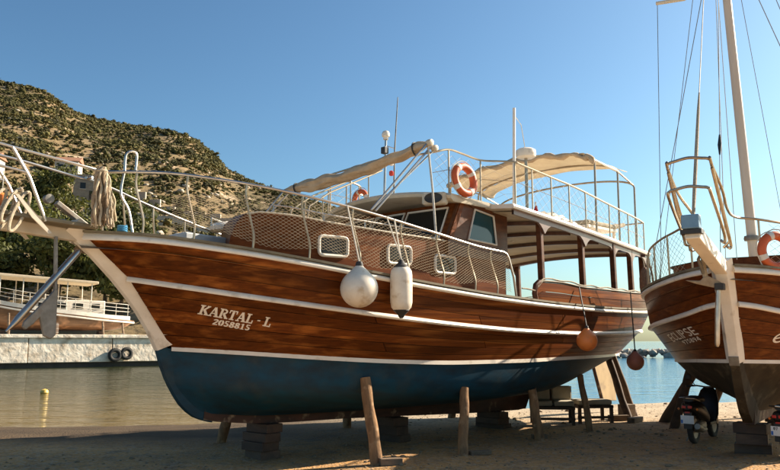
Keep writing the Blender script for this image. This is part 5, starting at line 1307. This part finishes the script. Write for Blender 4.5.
# ================================================================== BOAT ON THE QUAY
QO = qp((-28.6 + 54.9) / qd.x, 3.0, 2.12)
qa = math.atan2(qd.y, qd.x)
qb = thing('quay_boat', 'orange brown wooden boat with white canopy standing on the quay', 'boat', QO, qa); qb.scale = (1.17, 1.05, 1.04)
def Qz(s): return pch([0,1.5,3.5,6,8.5,10.4],[2.75,2.15,1.75,1.45,1.2,1.1])(s)
def Qu(s): return pch([0,.8,2,4,6,8,9.6,10.4],[.02,.75,1.25,1.55,1.55,1.3,.75,.05])(s)
def Qk(s): return pch([0,.5,1.2,2.5,6,8.8,9.8,10.4],[2.5,1.2,.55,.32,.28,.35,.6,1.0])(s)
mb = MB(); lo = MB(); st = MB(); dk = MB()
rows, rl_, rs_, rd_ = [], [], [], []
for s in np.linspace(0, 10.4, 40):
    u, z, k = Qu(s), Qz(s), Qk(s); sec = []
    for sd in (1, -1):
        half = [V(s, -sd*u*q, k + (z-k)*f) for q, f in ((1,1),(.985,.72),(.9,.42),(.6,.15),(.05,0))]
        sec += half if sd == 1 else half[::-1]
    rows.append(sec)
    rs_.append([V(s,-u-.03,z-.22), V(s,-u-.05,z-.16), V(s,-u-.03,z-.10)]); rd_.append([V(s,-u+.05,z-.05), V(s,u-.05,z-.05)])
mb.strip(rows); obj('hull', mb, M['quaywood'], qb, True); st.strip(rs_); obj('rub_rail', st, M['white'], qb, True); dk.strip(rd_); obj('deck', dk, M['deck'], qb)
rows = []
for s in np.linspace(1.0, 10.0, 30): rows.append([V(s,-Qu(s)-.005,Qz(s)), V(s,-Qu(s)-.005,Qz(s)+.28), V(s,-Qu(s)+.06,Qz(s)+.28), V(s,-Qu(s)+.06,Qz(s))])
mb = MB(); mb.strip(rows, closed=True); obj('bulwark', mb, M['white'], qb)
cab = obj('cabin', MB().box((6.0,0,1.75), (4.4,1.9,1.5)), M['white'], qb, bevel=.06)
for k in range(4):
    wn = obj('cabin_window', MB().box((4.4 + k*1.05,-.955,2.1), (.6,.02,.34)), M['glass'], cab); obj('window_frame', MB().box((4.4 + k*1.05,-.95,1.9), (.7,.05,.05)), M['cream'], wn)
cn = obj('canopy', MB().prism([V(0,-1.5,0), V(7.4,-1.5,0), V(7.4,-1.5,.2), V(0,-1.5,.22)], V(0,3.0,0)), M['canopy'], qb, bevel=.05); cn.location = (.2,0,4.05); cn.rotation_euler = (0,.05,0)
for s in (.5,1.8,3.1,4.4,5.7,7.2):
    for sd in (-1, 1): obj('canopy_post', MB().tube([V(s,sd*1.25,Qz(s)), V(s,sd*1.35,4.06 - .05*s)], .035, 6), M['white'], qb, True)
for zz in (.35,.62,.9): obj('rail', MB().tube([V(s,-Qu(s)+.05,Qz(s)+.25+zz) for s in np.linspace(.6, 9.9, 24)], .018, 5), M['white'], qb, True)
for s in np.linspace(.8, 9.8, 11): obj('stanchion', MB().tube([V(s,-Qu(s)+.05,Qz(s)), V(s,-Qu(s)+.05,Qz(s)+1.17)], .02, 5), M['white'], qb, True)
for s in (2.2,5,8.2): obj('keel_chock', MB().box((s,0,.14), (.35,.7,.28)), M['darktimber'], qb)
def QW(x, y, z): return QO + Matrix.Rotation(qa, 3, 'Z') @ V(x*1.17, y*1.05, z*1.04)
for s, lab in ((2.4,'pale prop under the quay boat near its bow'),(8.0,'pale prop under the quay boat near its stern'),(9.4,'thin prop at the stern of the quay boat')):
    q = QW(s, -Qu(s)-.35, 0); prop(q, QW(s, -Qu(s)+.02, Qz(s)*.75), .08, lab, 'timber', 'props of the quay boat')
def barrel(x, y, lab, m='darktimber'):
    t = thing('barrel', lab, 'barrel', QW(x, y, 0), 0, 'barrels on the quay')
    obj('drum', MB().lathe([(.28,0),(.31,.1),(.33,.42),(.31,.76),(.28,.85)], (0,0,0), 20), M[m], t, True)
    for z in (.15,.42,.7): obj('hoop', MB().lathe([(.325,z-.02),(.34,z),(.325,z+.02)], (0,0,0), 20), M['galv'], t, True)
barrel(4.9, -2.0, 'dark barrel standing on the quay beside the hull of the quay boat'); 
fender_round(QW(.2,-1.3,1.1), .42, QW(.2,-.4,2.6), M['fwhite'], 'large white ball fender at the bow of the quay boat', rope=True)
fb_ = BW(0,0,0)
o = obj('mooring_buoy', MB().lathe([(.01,-.1),(.1,-.08),(.15,0),(.12,.09),(.03,.13)], (-12.7,28.4,-.22), 16), mat('yellow_float', (.62,.42,.09), rough=.5), None, True)
tag(o, 'small yellow float on the green water', 'float')
o = obj('mooring_line', MB().tube([QW(8.9,-1.9,.1), QW(10.6,-2.3,-.2), QW(12.4,-2.4,-.45), QW(14,-2.5,-.9)], .035, 5), M['galv'], None, True)
tag(o, 'slack dark mooring line running along the quay edge', 'rope')
